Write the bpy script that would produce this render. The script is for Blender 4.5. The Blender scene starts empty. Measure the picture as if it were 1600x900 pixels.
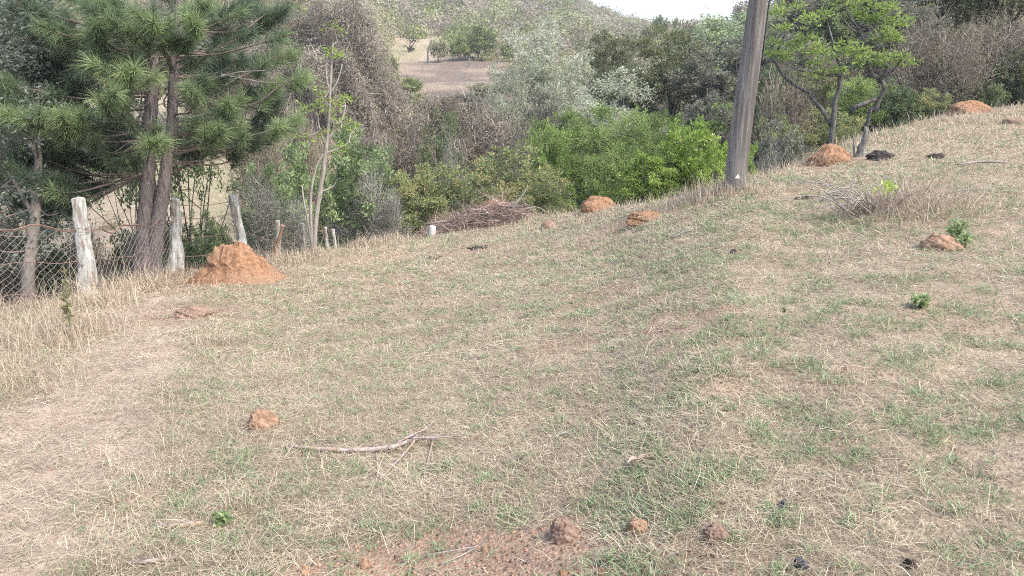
import bpy, math
import numpy as np
from mathutils import Vector

sc = bpy.context.scene
COL = sc.collection
F, TH, CH = 1164.0, math.radians(16.0), 1.55
R = math.radians

# ------------------------------------------------------------------ helpers
def tag(o, label=None, cat=None, group=None, kind=None):
    if label: o['label'] = label
    if cat: o['category'] = cat
    if group: o['group'] = group
    if kind: o['kind'] = kind
    return o

def empty(name, loc, rz=0.0):
    o = bpy.data.objects.new(name, None); COL.objects.link(o)
    o.location = loc; o.rotation_euler = (0, 0, rz); o.empty_display_size = .1
    return o

class MB:
    """collects vertices and faces (numpy) and links them as ONE mesh object"""
    def __init__(s): s.v = []; s.q = []; s.t = []; s.a = []; s.n = 0
    def add(s, v, quads=None, tris=None, a=0.5):
        v = np.asarray(v, float).reshape(-1, 3); k = len(v)
        s.v.append(v)
        s.a.append(np.broadcast_to(np.asarray(a, float), (k,)) if np.ndim(a) == 0 else np.asarray(a, float))
        if quads is not None and len(quads): s.q.append(np.asarray(quads, int).reshape(-1, 4) + s.n)
        if tris is not None and len(tris): s.t.append(np.asarray(tris, int).reshape(-1, 3) + s.n)
        s.n += k
        return s
    def mesh(s, name, mat, smooth=False, origin=None, col=None):
        v = np.concatenate(s.v) if s.v else np.zeros((0, 3))
        if origin is not None: v = v - np.asarray(origin)
        q = np.concatenate(s.q) if s.q else np.zeros((0, 4), int)
        t = np.concatenate(s.t) if s.t else np.zeros((0, 3), int)
        me = bpy.data.meshes.new(name)
        me.vertices.add(len(v)); me.vertices.foreach_set('co', v.astype(np.float32).ravel())
        loops = np.concatenate([q.ravel(), t.ravel()]).astype(np.int32)
        me.loops.add(len(loops)); me.loops.foreach_set('vertex_index', loops)
        st = np.concatenate([np.arange(len(q)) * 4, len(q) * 4 + np.arange(len(t)) * 3]).astype(np.int32)
        me.polygons.add(len(st)); me.polygons.foreach_set('loop_start', st)
        me.polygons.foreach_set('use_smooth', np.full(len(st), smooth))
        at = me.attributes.new('rnd', 'FLOAT', 'POINT')
        at.data.foreach_set('value', np.concatenate(s.a).astype(np.float32))
        if col is not None:
            ca = me.attributes.new('zone', 'FLOAT_COLOR', 'POINT')
            ca.data.foreach_set('color', col.astype(np.float32).ravel())
        me.update(calc_edges=True)
        me.materials.append(mat)
        return me
    def build(s, name, mat, parent=None, smooth=False, origin=None, col=None):
        o = bpy.data.objects.new(name, s.mesh(name, mat, smooth, origin, col)); COL.objects.link(o)
        if parent is not None: o.parent = parent
        elif origin is not None: o.location = origin
        return o

def hash2(i, j, seed):
    n = (i * 374761393 + j * 668265263 + seed * 362437) & 0xffffffff
    n = ((n ^ (n >> 13)) * 1274126177) & 0xffffffff
    n = n ^ (n >> 16)
    return (n & 0xffff) / 65535.0
def vnoise(x, y, seed=0):
    x = np.asarray(x, float); y = np.asarray(y, float)
    xi = np.floor(x).astype(np.int64); yi = np.floor(y).astype(np.int64)
    fx = x - xi; fy = y - yi; fx = fx * fx * (3 - 2 * fx); fy = fy * fy * (3 - 2 * fy)
    a = hash2(xi, yi, seed); b = hash2(xi + 1, yi, seed); c = hash2(xi, yi + 1, seed); d = hash2(xi + 1, yi + 1, seed)
    return (a * (1 - fx) + b * fx) * (1 - fy) + (c * (1 - fx) + d * fx) * fy
def fbm(x, y, s, oct=4, seed=0):
    t = 0; a = 1; n = 0
    for k in range(oct):
        t = t + a * vnoise(np.asarray(x) / s + 17 * k, np.asarray(y) / s - 9 * k, seed + k); n += a; a *= .5; s *= .5
    return t / n

# ------------------------------------------------------------------ the camera's view (turns a pixel of the photo into a direction)
def ray(px, py):
    u = (px - 800) / F; w = (450 - py) / F
    return np.array([u, math.cos(TH) + w * math.sin(TH), -math.sin(TH) + w * math.cos(TH)])
def azi(px, py=200): d = ray(px, py); return math.atan2(d[0], d[1])
def P(px, py, r):
    d = ray(px, py); k = r / math.hypot(d[0], d[1]); return np.array([d[0] * k, d[1] * k, CH + d[2] * k])

# ------------------------------------------------------------------ terrain: one height function
edge = [(-700,470,10),(-300,480,10),(0,480,10.6),(140,462,11.3),(240,436,12.3),(330,420,13),(440,405,14),(550,384,15.3),(660,366,16.3),
        (760,351,16),(870,336,15),(950,326,14),(1050,312,11.8),(1140,296,11),(1200,270,13),(1270,243,16.5),(1340,216,19.5),
        (1420,192,23),(1500,178,26),(1600,166,29),(1800,140,33),(2300,110,35)]
back = {  # px : (r, z) beyond the brow
 -300:[(20,-4.2),(30,-4),(45,-2),(70,5),(110,17),(200,42),(400,80),(1500,120)],
 0:   [(19,-4.0),(26,-3.6),(45,-1.6),(65,3),(110,16),(200,42),(400,80),(1500,120)],
 240: [(18,-3.7),(24,-3.2),(45,-1.4),(60,1),(100,14),(200,42),(400,80),(1500,120)],
 440: [(20,-5.0),(30,-4.8),(48,-2.6),(58,-1.1),(62,1.2),(80,7),(120,16),(200,36),(400,80),(1500,120)],
 540: [(22,-5.8),(32,-6.0),(48,-3.2),(58,-1.1),(62,1.0),(80,5),(120,13),(200,32),(400,78),(1500,110)],
 598: [(22,-6.0),(34,-6.3),(52,-3.8),(62,-.8),(80,.6),(112,3.5),(140,7.4),(170,12),(300,42),(450,74),(1500,95)],
 640: [(22,-6.2),(34,-6.6),(52,-4.4),(66,-1.2),(80,.2),(112,3.3),(140,7.0),(170,11),(300,42),(450,72),(1500,90)],
 780: [(22,-6.4),(34,-7.0),(52,-5.2),(66,-1.6),(80,-.2),(112,3.0),(140,7.0),(170,11),(300,36),(450,60),(1500,60)],
 900: [(21,-6.2),(34,-6.6),(55,-4),(80,-1),(120,5),(180,12),(300,27),(380,22),(1500,10)],
 960: [(20,-6.0),(34,-6.0),(55,-3.5),(80,-1),(120,3),(180,9),(300,20.5),(380,18),(1500,8)],
 1030:[(19,-5.4),(30,-5.4),(50,-3),(80,-.5),(120,3),(180,8),(300,16),(380,14),(1500,5)],
 1140:[(17,-4.6),(28,-4.4),(45,-2),(65,1.2),(90,3),(130,6.5),(200,11),(300,15.5),(1500,15)],
 1220:[(19,-4.2),(28,-3.6),(42,-.5),(60,4),(90,8),(140,12),(300,20),(1500,20)],
 1340:[(25,-3.2),(32,-1.8),(45,3),(65,9),(100,17),(200,30),(1500,50)],
 1500:[(31,-2.0),(37,0),(50,5),(70,12),(110,24),(200,40),(1500,70)],
 1700:[(37,-.8),(42,1),(55,7),(75,15),(120,28),(200,45),(1500,80)],
 2300:[(42,.5),(55,5),(80,12),(200,40),(1500,80)]}
RT = np.concatenate([np.arange(0, 45, .25), 45 * 1.02 ** np.arange(0, 180)])
AZ = np.radians(np.arange(-180, 180.01, .5))
e_az = np.array([azi(p, y) for p, y, r in edge]); e_r = np.array([r for p, y, r in edge])
e_s = np.array([P(p, y, r)[2] / r for p, y, r in edge])
b_az = np.array([azi(p) for p in sorted(back)])
bprof = np.array([np.interp(RT, [a for a, b in back[p]], [b for a, b in back[p]]) for p in sorted(back)])
def re_of(az): return np.interp(az, e_az, e_r)
def build_table():
    Z = np.zeros((len(AZ), len(RT)))
    for i, a in enumerate(AZ):
        re = re_of(a)
        s = np.interp(a, e_az, e_s)
        lim = R(52)
        if abs(a) > lim:
            k = min(1, (abs(a) - lim) / R(30)); s = s * (1 - k) + (.156 * math.sin(a) - .087 * math.cos(a)) * k
            re = re * (1 - k) + 40 * k
        bp = np.array([np.interp(a, b_az, bprof[:, j]) for j in range(0, len(RT))]) if abs(a) < lim + R(30) else bprof[0 if a < 0 else -1]
        ze = s * re
        first = 0
        t = RT - re
        roll = ze + s * t - .22 * np.clip(t, 0, None) ** 1.55
        tt = np.clip(t / 6.5, 0, 1); tt = tt * tt * (3 - 2 * tt)
        z = np.where(t <= 0, s * RT, roll * (1 - tt) + bp * tt)
        Z[i] = z
    k = np.array([1, 2, 3, 2, 1.]) / 9
    Zp = np.pad(Z, ((2, 2), (0, 0)), 'edge'); Z = sum(k[m] * Zp[m:m + len(AZ)] for m in range(5))
    k3 = np.array([1, 2, 1.]) / 4
    Zp = np.pad(Z, ((0, 0), (1, 1)), 'edge'); Z2 = sum(k3[m] * Zp[:, m:m + len(RT)] for m in range(3)); Z2[:, 0] = Z[:, 0]
    return Z2
ZT = build_table()
def H(x, y, micro=True):
    x = np.asarray(x, float); y = np.asarray(y, float)
    r = np.hypot(x, y); a = np.arctan2(x, y)
    fi = (a - AZ[0]) / (AZ[1] - AZ[0]); i = np.clip(fi.astype(int), 0, len(AZ) - 2); fa = fi - i
    rr = np.clip(r, 0, RT[-1] * .999)
    j = np.clip(np.searchsorted(RT, rr, side='right') - 1, 0, len(RT) - 2); fr = (rr - RT[j]) / (RT[j + 1] - RT[j])
    z = (ZT[i, j] * (1 - fr) + ZT[i, j + 1] * fr) * (1 - fa) + (ZT[i + 1, j] * (1 - fr) + ZT[i + 1, j + 1] * fr) * fa
    k = np.clip(r / 6, .3, 1)
    z = z + (fbm(x, y, 2.2, 2, 5) - .5) * .13 * k + np.clip((r - 20) / 60, 0, 1) * (fbm(x, y, 16, 3, 8) - .5) * 2.0
    z = z + (fbm(x, y, .32, 3, 11) - .5) * .045 * np.clip(1.4 - r / 30, .3, 1)
    return z
RM = np.arange(1.2, 90, .02)
def gp(px, py, rmax=60):
    d = ray(px, py); h = math.hypot(d[0], d[1]); k = RM / h
    z = CH + d[2] * k; g = H(d[0] * k, d[1] * k)
    w = np.where(z < g)[0]; i = w[0] if len(w) else np.argmin(np.abs(z - g))
    lim = min(rmax, float(re_of(math.atan2(d[0], d[1]))) - .15); i = min(i, np.searchsorted(RM, lim) - 1)
    x, y = d[0] * k[i], d[1] * k[i]
    return np.array([x, y, float(H(x, y))])
def at(px, r):  # ground point in the column of a pixel, r metres away
    a = azi(px); x, y = r * math.sin(a), r * math.cos(a); return np.array([x, y, float(H(x, y))])
def ztop(px, py, r): return P(px, py, r)[2]

# ------------------------------------------------------------------ materials
def newmat(name):
    m = bpy.data.materials.new(name); m.use_nodes = True
    nt = m.node_tree; nt.nodes.clear(); return m, nt, nt.nodes, nt.links
def ramp(N, stops):
    n = N.new('ShaderNodeValToRGB'); e = n.color_ramp.elements
    while len(e) < len(stops): e.new(.5)
    for i, (p, c) in enumerate(stops): e[i].position = p; e[i].color = (*c, 1)
    return n
def attr(N, name='rnd'):
    n = N.new('ShaderNodeAttribute'); n.attribute_name = name; return n
def blade_mat(name, stops, trans=.3, rough=.6, vary=.25, spec=.3):
    m, nt, N, L = newmat(name)
    a = attr(N); rp = ramp(N, stops); L.new(a.outputs['Fac'], rp.inputs[0])
    oi = N.new('ShaderNodeObjectInfo')
    mr = N.new('ShaderNodeMapRange'); mr.inputs[3].default_value = 1 - vary; mr.inputs[4].default_value = 1 + vary
    L.new(oi.outputs['Random'], mr.inputs[0])
    hs = N.new('ShaderNodeHueSaturation'); L.new(mr.outputs[0], hs.inputs['Value']); L.new(rp.outputs[0], hs.inputs['Color'])
    b = N.new('ShaderNodeBsdfPrincipled'); b.inputs['Roughness'].default_value = rough; b.inputs['Specular IOR Level'].default_value = spec
    L.new(hs.outputs[0], b.inputs['Base Color'])
    out = N.new('ShaderNodeOutputMaterial')
    if trans > 0:
        t = N.new('ShaderNodeBsdfTranslucent'); L.new(hs.outputs[0], t.inputs[0])
        mx = N.new('ShaderNodeMixShader'); mx.inputs[0].default_value = trans
        L.new(b.outputs[0], mx.inputs[1]); L.new(t.outputs[0], mx.inputs[2]); L.new(mx.outputs[0], out.inputs[0])
    else: L.new(b.outputs[0], out.inputs[0])
    return m
def rough_mat(name, stops, scale=6, stretch=(1, 1, 1), bump=.5, dist=.02, detail=8, rough=.9, spec=.15, second=None):
    """noise-driven colour with bump, object coordinates"""
    m, nt, N, L = newmat(name)
    tc = N.new('ShaderNodeTexCoord'); mp = N.new('ShaderNodeMapping'); mp.inputs['Scale'].default_value = stretch
    L.new(tc.outputs['Object'], mp.inputs[0])
    n = N.new('ShaderNodeTexNoise'); n.inputs['Scale'].default_value = scale; n.inputs['Detail'].default_value = detail
    n.inputs['Roughness'].default_value = .65; L.new(mp.outputs[0], n.inputs[0])
    rp = ramp(N, stops); L.new(n.outputs[0], rp.inputs[0]); colr = rp.outputs[0]
    if second:
        n2 = N.new('ShaderNodeTexNoise'); n2.inputs['Scale'].default_value = second[0]; n2.inputs['Detail'].default_value = 4
        L.new(mp.outputs[0] if second[2] else tc.outputs['Object'], n2.inputs[0])
        r2 = ramp(N, [(.5, (0, 0, 0)), (.62, (1, 1, 1))]); L.new(n2.outputs[0], r2.inputs[0])
        mx = N.new('ShaderNodeMix'); mx.data_type = 'RGBA'; L.new(r2.outputs[0], mx.inputs[0]); L.new(colr, mx.inputs[6])
        mx.inputs[7].default_value = (*second[1], 1); colr = mx.outputs[2]
    bp = N.new('ShaderNodeBump'); bp.inputs['Strength'].default_value = bump; bp.inputs['Distance'].default_value = dist
    L.new(n.outputs[0], bp.inputs['Height'])
    b = N.new('ShaderNodeBsdfPrincipled'); b.inputs['Roughness'].default_value = rough; b.inputs['Specular IOR Level'].default_value = spec
    L.new(colr, b.inputs['Base Color']); L.new(bp.outputs[0], b.inputs['Normal'])
    out = N.new('ShaderNodeOutputMaterial'); L.new(b.outputs[0], out.inputs[0]); return m

def ground_mat():
    m, nt, N, L = newmat('soil_and_litter')
    tc = N.new('ShaderNodeTexCoord'); z = attr(N, 'zone')
    n1 = N.new('ShaderNodeTexNoise'); n1.inputs['Scale'].default_value = 38; n1.inputs['Detail'].default_value = 6; n1.inputs['Roughness'].default_value = .7
    n2 = N.new('ShaderNodeTexNoise'); n2.inputs['Scale'].default_value = 3.5; n2.inputs['Detail'].default_value = 8
    vo = N.new('ShaderNodeTexVoronoi'); vo.inputs['Scale'].default_value = 55; vo.feature = 'F1'
    for q in (n1, n2, vo): L.new(tc.outputs['Object'], q.inputs['Vector'])
    mr = N.new('ShaderNodeMapRange'); mr.inputs[1].default_value = .3; mr.inputs[2].default_value = .7; mr.inputs[3].default_value = .68; mr.inputs[4].default_value = 1.3
    L.new(n1.outputs[0], mr.inputs[0])
    mr2 = N.new('ShaderNodeMapRange'); mr2.inputs[1].default_value = .3; mr2.inputs[2].default_value = .7; mr2.inputs[3].default_value = .8; mr2.inputs[4].default_value = 1.2
    L.new(n2.outputs[0], mr2.inputs[0])
    mm = N.new('ShaderNodeMath'); mm.operation = 'MULTIPLY'; L.new(mr.outputs[0], mm.inputs[0]); L.new(mr2.outputs[0], mm.inputs[1])
    hs = N.new('ShaderNodeHueSaturation'); L.new(z.outputs['Color'], hs.inputs['Color']); L.new(mm.outputs[0], hs.inputs['Value'])
    ad = N.new('ShaderNodeMath'); ad.operation = 'ADD'; L.new(n1.outputs[0], ad.inputs[0]); L.new(vo.outputs['Distance'], ad.inputs[1])
    bp = N.new('ShaderNodeBump'); bp.inputs['Strength'].default_value = .6; bp.inputs['Distance'].default_value = .015; L.new(ad.outputs[0], bp.inputs['Height'])
    b = N.new('ShaderNodeBsdfPrincipled'); b.inputs['Roughness'].default_value = .95; b.inputs['Specular IOR Level'].default_value = .1
    L.new(hs.outputs[0], b.inputs['Base Color']); L.new(bp.outputs[0], b.inputs['Normal'])
    out = N.new('ShaderNodeOutputMaterial'); L.new(b.outputs[0], out.inputs[0]); return m

M = {}
M['ground'] = ground_mat()
M['straw'] = blade_mat('dry_straw', [(0, (.20, .155, .10)), (.3, (.36, .30, .205)), (.65, (.52, .45, .315)), (1, (.70, .63, .47))], .2, .6, 0)
M['greengrass'] = blade_mat('green_blades', [(0, (.12, .18, .085)), (.5, (.23, .32, .155)), (.85, (.34, .42, .23)), (1, (.48, .51, .30))], .3, .5, 0)
M['tallstraw'] = blade_mat('tall_straw', [(0, (.20, .15, .11)), (.4, (.40, .32, .235)), (1, (.70, .60, .44))], .25, .6, 0)
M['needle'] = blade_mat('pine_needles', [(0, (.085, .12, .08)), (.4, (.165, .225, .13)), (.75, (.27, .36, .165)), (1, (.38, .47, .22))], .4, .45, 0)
M['pinebark'] = rough_mat('pine_bark', [(.3, (.06, .05, .05)), (.5, (.20, .165, .155)), (.7, (.33, .28, .26))], 9, (3, 3, .5), .9, .03, second=(2.2, (.21, .19, .17), False))
M['redbark'] = rough_mat('young_pine_bark', [(.3, (.08, .06, .05)), (.6, (.23, .185, .155))], 12, (2, 2, 2), .5, .01)
M['greybark'] = rough_mat('grey_bark', [(.3, (.07, .065, .06)), (.55, (.22, .21, .19)), (.75, (.40, .39, .36))], 7, (2, 2, .8), .7, .02)
M['twistbark'] = rough_mat('rough_grey_bark', [(.3, (.04, .037, .034)), (.55, (.15, .14, .13)), (.75, (.30, .29, .27))], 7, (2, 2, .8), .8, .02)
M['darkbark'] = rough_mat('dark_bark', [(.3, (.025, .02, .018)), (.7, (.10, .085, .075))], 8, (2, 2, .8), .6, .02)
M['palebark'] = rough_mat('pale_bark', [(.3, (.20, .18, .15)), (.7, (.46, .43, .38))], 10, (2, 2, .6), .4, .005)
M['brownbark'] = rough_mat('brown_bark', [(.3, (.12, .10, .085)), (.7, (.30, .26, .22))], 10, (2, 2, .6), .4, .005)
M['postwood'] = rough_mat('weathered_post', [(.3, (.16, .15, .13)), (.48, (.42, .42, .38)), (.7, (.66, .66, .61))], 8, (2.5, 2.5, .6), .8, .012, second=(5, (.26, .22, .18), True))
M['plank'] = rough_mat('red_plank', [(.3, (.26, .15, .10)), (.7, (.45, .30, .21))], 10, (3, 3, .5), .4, .004)
M['pole'] = rough_mat('weathered_pole_wood', [(.28, (.07, .064, .06)), (.45, (.20, .185, .165)), (.6, (.28, .26, .235)), (.75, (.38, .36, .325))], 7, (6, 6, .3), .8, .012, second=(1.6, (.12, .108, .10), True))
M['mound'] = rough_mat('termite_earth', [(.3, (.15, .080, .045)), (.45, (.30, .165, .092)), (.6, (.39, .23, .135)), (.75, (.47, .31, .20))], 16, (1, 1, 1), 1, .05, second=(3.2, (.33, .205, .125), False))
M['clod'] = rough_mat('orange_clod', [(.3, (.17, .10, .065)), (.5, (.31, .195, .125)), (.7, (.44, .30, .205))], 22, (1, 1, 1), 1, .015)
M['browncl'] = rough_mat('brown_clod', [(.3, (.13, .085, .06)), (.5, (.26, .175, .13)), (.7, (.40, .29, .22))], 26, (1, 1, 1), 1, .015)
M['dung'] = rough_mat('dark_dung', [(.3, (.02, .017, .016)), (.7, (.09, .07, .06))], 20, (1, 1, 1), 1, .01)
M['stone'] = rough_mat('dark_stone', [(.3, (.035, .035, .04)), (.7, (.13, .13, .145))], 18, (1, 1, 1), .7, .01)
M['stick'] = rough_mat('peeled_stick', [(.3, (.12, .09, .075)), (.5, (.32, .27, .24)), (.72, (.58, .52, .48))], 22, (1, 2, 2), .9, .006, second=(9, (.36, .26, .17), True))
M['twig'] = rough_mat('dry_twig', [(.3, (.18, .15, .13)), (.7, (.42, .37, .33))], 9, (1, 1, 1), .4, .004)
M['brush'] = blade_mat('brush_twigs', [(0, (.12, .085, .07)), (.5, (.29, .20, .16)), (1, (.50, .41, .35))], 0, .8, 0)
M['greytwig'] = blade_mat('grey_twigs', [(0, (.16, .15, .135)), (.5, (.33, .31, .28)), (1, (.54, .51, .46))], 0, .8, .15)
M['browntwig'] = blade_mat('brown_twigs', [(0, (.13, .105, .085)), (.5, (.28, .235, .195)), (1, (.46, .40, .335))], 0, .8, .15)
M['purpletwig'] = blade_mat('purplish_twigs', [(0, (.15, .12, .10)), (.5, (.30, .245, .215)), (1, (.48, .42, .36))], 0, .8, .15)
M['rust'] = rough_mat('rusty_wire', [(.3, (.13, .08, .06)), (.7, (.30, .21, .17))], 30, (1, 1, 1), .2, .001)
M['galv'] = rough_mat('dull_wire', [(.3, (.13, .11, .10)), (.7, (.26, .23, .21))], 30, (1, 1, 1), .2, .001)
M['white'] = rough_mat('white_paint', [(.3, (.62, .60, .55)), (.7, (.80, .78, .72))], 20, (1, 1, 1), .2, .002)
M['leaf_dry'] = blade_mat('dry_leaf', [(0, (.28, .16, .10)), (.5, (.42, .31, .25)), (1, (.55, .46, .40))], .2, .5, 0)
LM = {
 'fine': [(0, (.13, .19, .05)), (.5, (.28, .38, .11)), (1, (.46, .56, .21))],
 'lime': [(0, (.16, .26, .05)), (.5, (.34, .47, .10)), (1, (.56, .64, .22))],
 'mid':  [(0, (.13, .18, .08)), (.5, (.28, .37, .17)), (1, (.52, .60, .31))],
 'olive':[(0, (.12, .155, .07)), (.4, (.25, .30, .13)), (.72, (.37, .40, .18)), (.85, (.52, .42, .16)), (1, (.60, .46, .22))],
 'dolive':[(0, (.11, .125, .06)), (.5, (.27, .29, .14)), (1, (.42, .43, .22))],
 'silver': [(0, (.28, .31, .20)), (.5, (.47, .50, .35)), (1, (.68, .69, .53))],
 'dark': [(0, (.08, .11, .05)), (.5, (.19, .24, .11)), (1, (.33, .39, .19))],
 'gloss':[(0, (.07, .09, .065)), (.5, (.19, .23, .17)), (1, (.42, .47, .39))],
 'grey': [(0, (.12, .125, .09)), (.5, (.27, .27, .20)), (1, (.41, .40, .30))],
 'rust': [(0, (.12, .095, .055)), (.5, (.26, .22, .13)), (1, (.38, .36, .21))],
 'acacia':[(0, (.14, .22, .05)), (.5, (.29, .40, .10)), (1, (.47, .54, .19))],
 'hay':  [(0, (.26, .22, .14)), (.5, (.44, .38, .26)), (1, (.58, .52, .37))],
 'farg': [(0, (.11, .15, .05)), (.5, (.27, .32, .12)), (1, (.47, .51, .22))],
 'farp': [(0, (.22, .22, .13)), (.5, (.44, .42, .27)), (1, (.62, .58, .40))],
 'farb': [(0, (.20, .16, .125)), (.5, (.36, .30, .24)), (1, (.50, .43, .35))],
}
for k, s in LM.items(): M['l_' + k] = blade_mat('leaves_' + k, s, .42, .5, .15, .35 if k != 'gloss' else .6)

# ------------------------------------------------------------------ shape builders
def tube(mb, pts, rad, sides=6, rng=None, wob=0., cap=True, a=.5, flat=1.0):
    pts = np.asarray(pts, float); n = len(pts); rad = np.broadcast_to(np.asarray(rad, float), (n,))
    T = np.gradient(pts, axis=0); T /= np.linalg.norm(T, axis=1)[:, None] + 1e-9
    ref = np.array([0, 0, 1.]) if abs(T[0][2]) < .9 else np.array([1., 0, 0])
    V = []
    u = np.cross(T[0], ref); u /= np.linalg.norm(u)
    ang = np.linspace(0, 2 * math.pi, sides, endpoint=False)
    for i in range(n):
        u = u - T[i] * u.dot(T[i]); u /= np.linalg.norm(u) + 1e-9
        w = np.cross(T[i], u)
        rr = rad[i] * (1 + (rng.normal(0, wob, sides) if rng is not None and wob else 0))
        V.append(pts[i] + np.outer(np.cos(ang) * rr, u) + np.outer(np.sin(ang) * rr * flat, w))
    V = np.concatenate(V)
    q = []
    for i in range(n - 1):
        b = i * sides
        for j in range(sides):
            k = (j + 1) % sides; q.append((b + j, b + k, b + sides + k, b + sides + j))
    tr = []
    if cap:
        V = np.vstack([V, pts[0], pts[-1] + T[-1] * rad[-1] * .3]); c0, c1 = n * sides, n * sides + 1
        for j in range(sides):
            k = (j + 1) % sides; tr.append((c0, k, j)); tr.append((c1, (n - 1) * sides + j, (n - 1) * sides + k))
    mb.add(V, q, tr, a)
def smoothpath(pts, n=4):
    pts = np.asarray(pts, float)
    if len(pts) < 3: return np.array([pts[0] + (pts[-1] - pts[0]) * t for t in np.linspace(0, 1, n + 1)])
    e = np.vstack([2 * pts[0] - pts[1], pts, 2 * pts[-1] - pts[-2]]); out = []
    for i in range(1, len(e) - 2):
        p0, p1, p2, p3 = e[i - 1], e[i], e[i + 1], e[i + 2]
        for t in np.arange(n) / n:
            out.append(.5 * ((2 * p1) + (-p0 + p2) * t + (2 * p0 - 5 * p1 + 4 * p2 - p3) * t * t + (-p0 + 3 * p1 - 3 * p2 + p3) * t ** 3))
    out.append(pts[-1]); return np.array(out)
def unit(v): return v / (np.linalg.norm(v, axis=-1, keepdims=True) + 1e-9)
def leaves(mb, rng, pos, axis, length, width, rnd, fold=.25, nrm=None):
    n = len(pos); axis = unit(axis); w = unit(np.cross(axis, rng.normal(size=(n, 3)) if nrm is None else nrm)); nn = np.cross(axis, w)
    L = np.broadcast_to(length, (n,))[:, None]; W = np.broadcast_to(width, (n,))[:, None]
    b = pos; t = pos + axis * L; m = pos + axis * L * .45 - nn * W * fold
    V = np.stack([b, m + w * W * .5, t, m - w * W * .5], 1).reshape(-1, 3)
    q = np.arange(n * 4).reshape(-1, 4)
    mb.add(V, q, None, np.repeat(np.clip(rnd, 0, 1), 4))
def strands(mb, rng, p0, d, L, w, curl=.3, droop=0., rnd=None, seg=3):
    n = len(p0); d = unit(d); L = np.broadcast_to(L, (n,))[:, None]; w = np.broadcast_to(w, (n,))[:, None]
    side = unit(np.cross(d, rng.normal(size=(n, 3)))); rows = []; p = p0.copy()
    for i in range(seg + 1):
        ww = w * (1 - i / (seg + .6)); rows += [p + side * ww * .5, p - side * ww * .5]
        d = unit(d + rng.normal(size=(n, 3)) * curl + np.array([0, 0, -droop])); p = p + d * L / seg
    V = np.stack(rows, 1).reshape(-1, 3); K = 2 * (seg + 1)
    b = np.arange(n)[:, None] * K
    q = np.concatenate([b + np.array([2 * i, 2 * i + 1, 2 * i + 3, 2 * i + 2]) for i in range(seg)])
    if rnd is None: rnd = rng.random(n)
    mb.add(V, q, None, np.repeat(rnd, K))
def ball(rng, n, shell=.5):
    v = unit(rng.normal(size=(n, 3))); return v * (rng.random((n, 1)) ** shell)

def lump(name, loc, sx, sy, sz, mat, seed, parent=None, rough=.25, seg=26, sink=.25, fine=.08, cracks=0, a=.5, top=None, rz=0.0):
    """earth lump: closed noisy dome with its foot in the ground"""
    rng = np.random.default_rng(seed)
    th = np.linspace(0, 2 * math.pi, seg * 2, endpoint=False); ph = np.linspace(-.5 * math.pi * sink * 2, math.pi / 2, seg)
    V = []
    o1 = rng.uniform(0, 50, 2)
    for p in ph[:-1]:
        c, s = math.cos(p), math.sin(p)
        x = np.cos(th) * c; y = np.sin(th) * c; z = np.full_like(x, s)
        n1 = fbm(x * 1.2 + o1[0] + z, y * 1.2 + o1[1] + z * .7, .8, 3, seed); n2 = fbm(x * 6 + 9 + z * 4, y * 6 + z * 5, 1., 3, seed + 3)
        k = 1 + (n1 - .5) * 2 * rough + (n2 - .5) * 2 * fine
        if top is not None: k = k * (1 + (top - 1) * np.clip(z, 0, 1) * 0)
        V.append(np.stack([x * k * sx, y * k * sy, z * k * sz], 1))
    V = np.concatenate(V); n = len(ph) - 1; m = seg * 2
    V = np.vstack([V, [0, 0, sz]])
    q = [(i * m + j, i * m + (j + 1) % m, (i + 1) * m + (j + 1) % m, (i + 1) * m + j) for i in range(n - 1) for j in range(m)]
    t = [((n - 1) * m + j, (n - 1) * m + (j + 1) % m, n * m) for j in range(m)]
    mb = MB().add(V, q, t, a); o = mb.build(name, mat, parent, smooth=True)
    if parent is None: o.location = loc
    else: o.location = loc
    o.rotation_euler.z = rz
    return o

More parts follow.
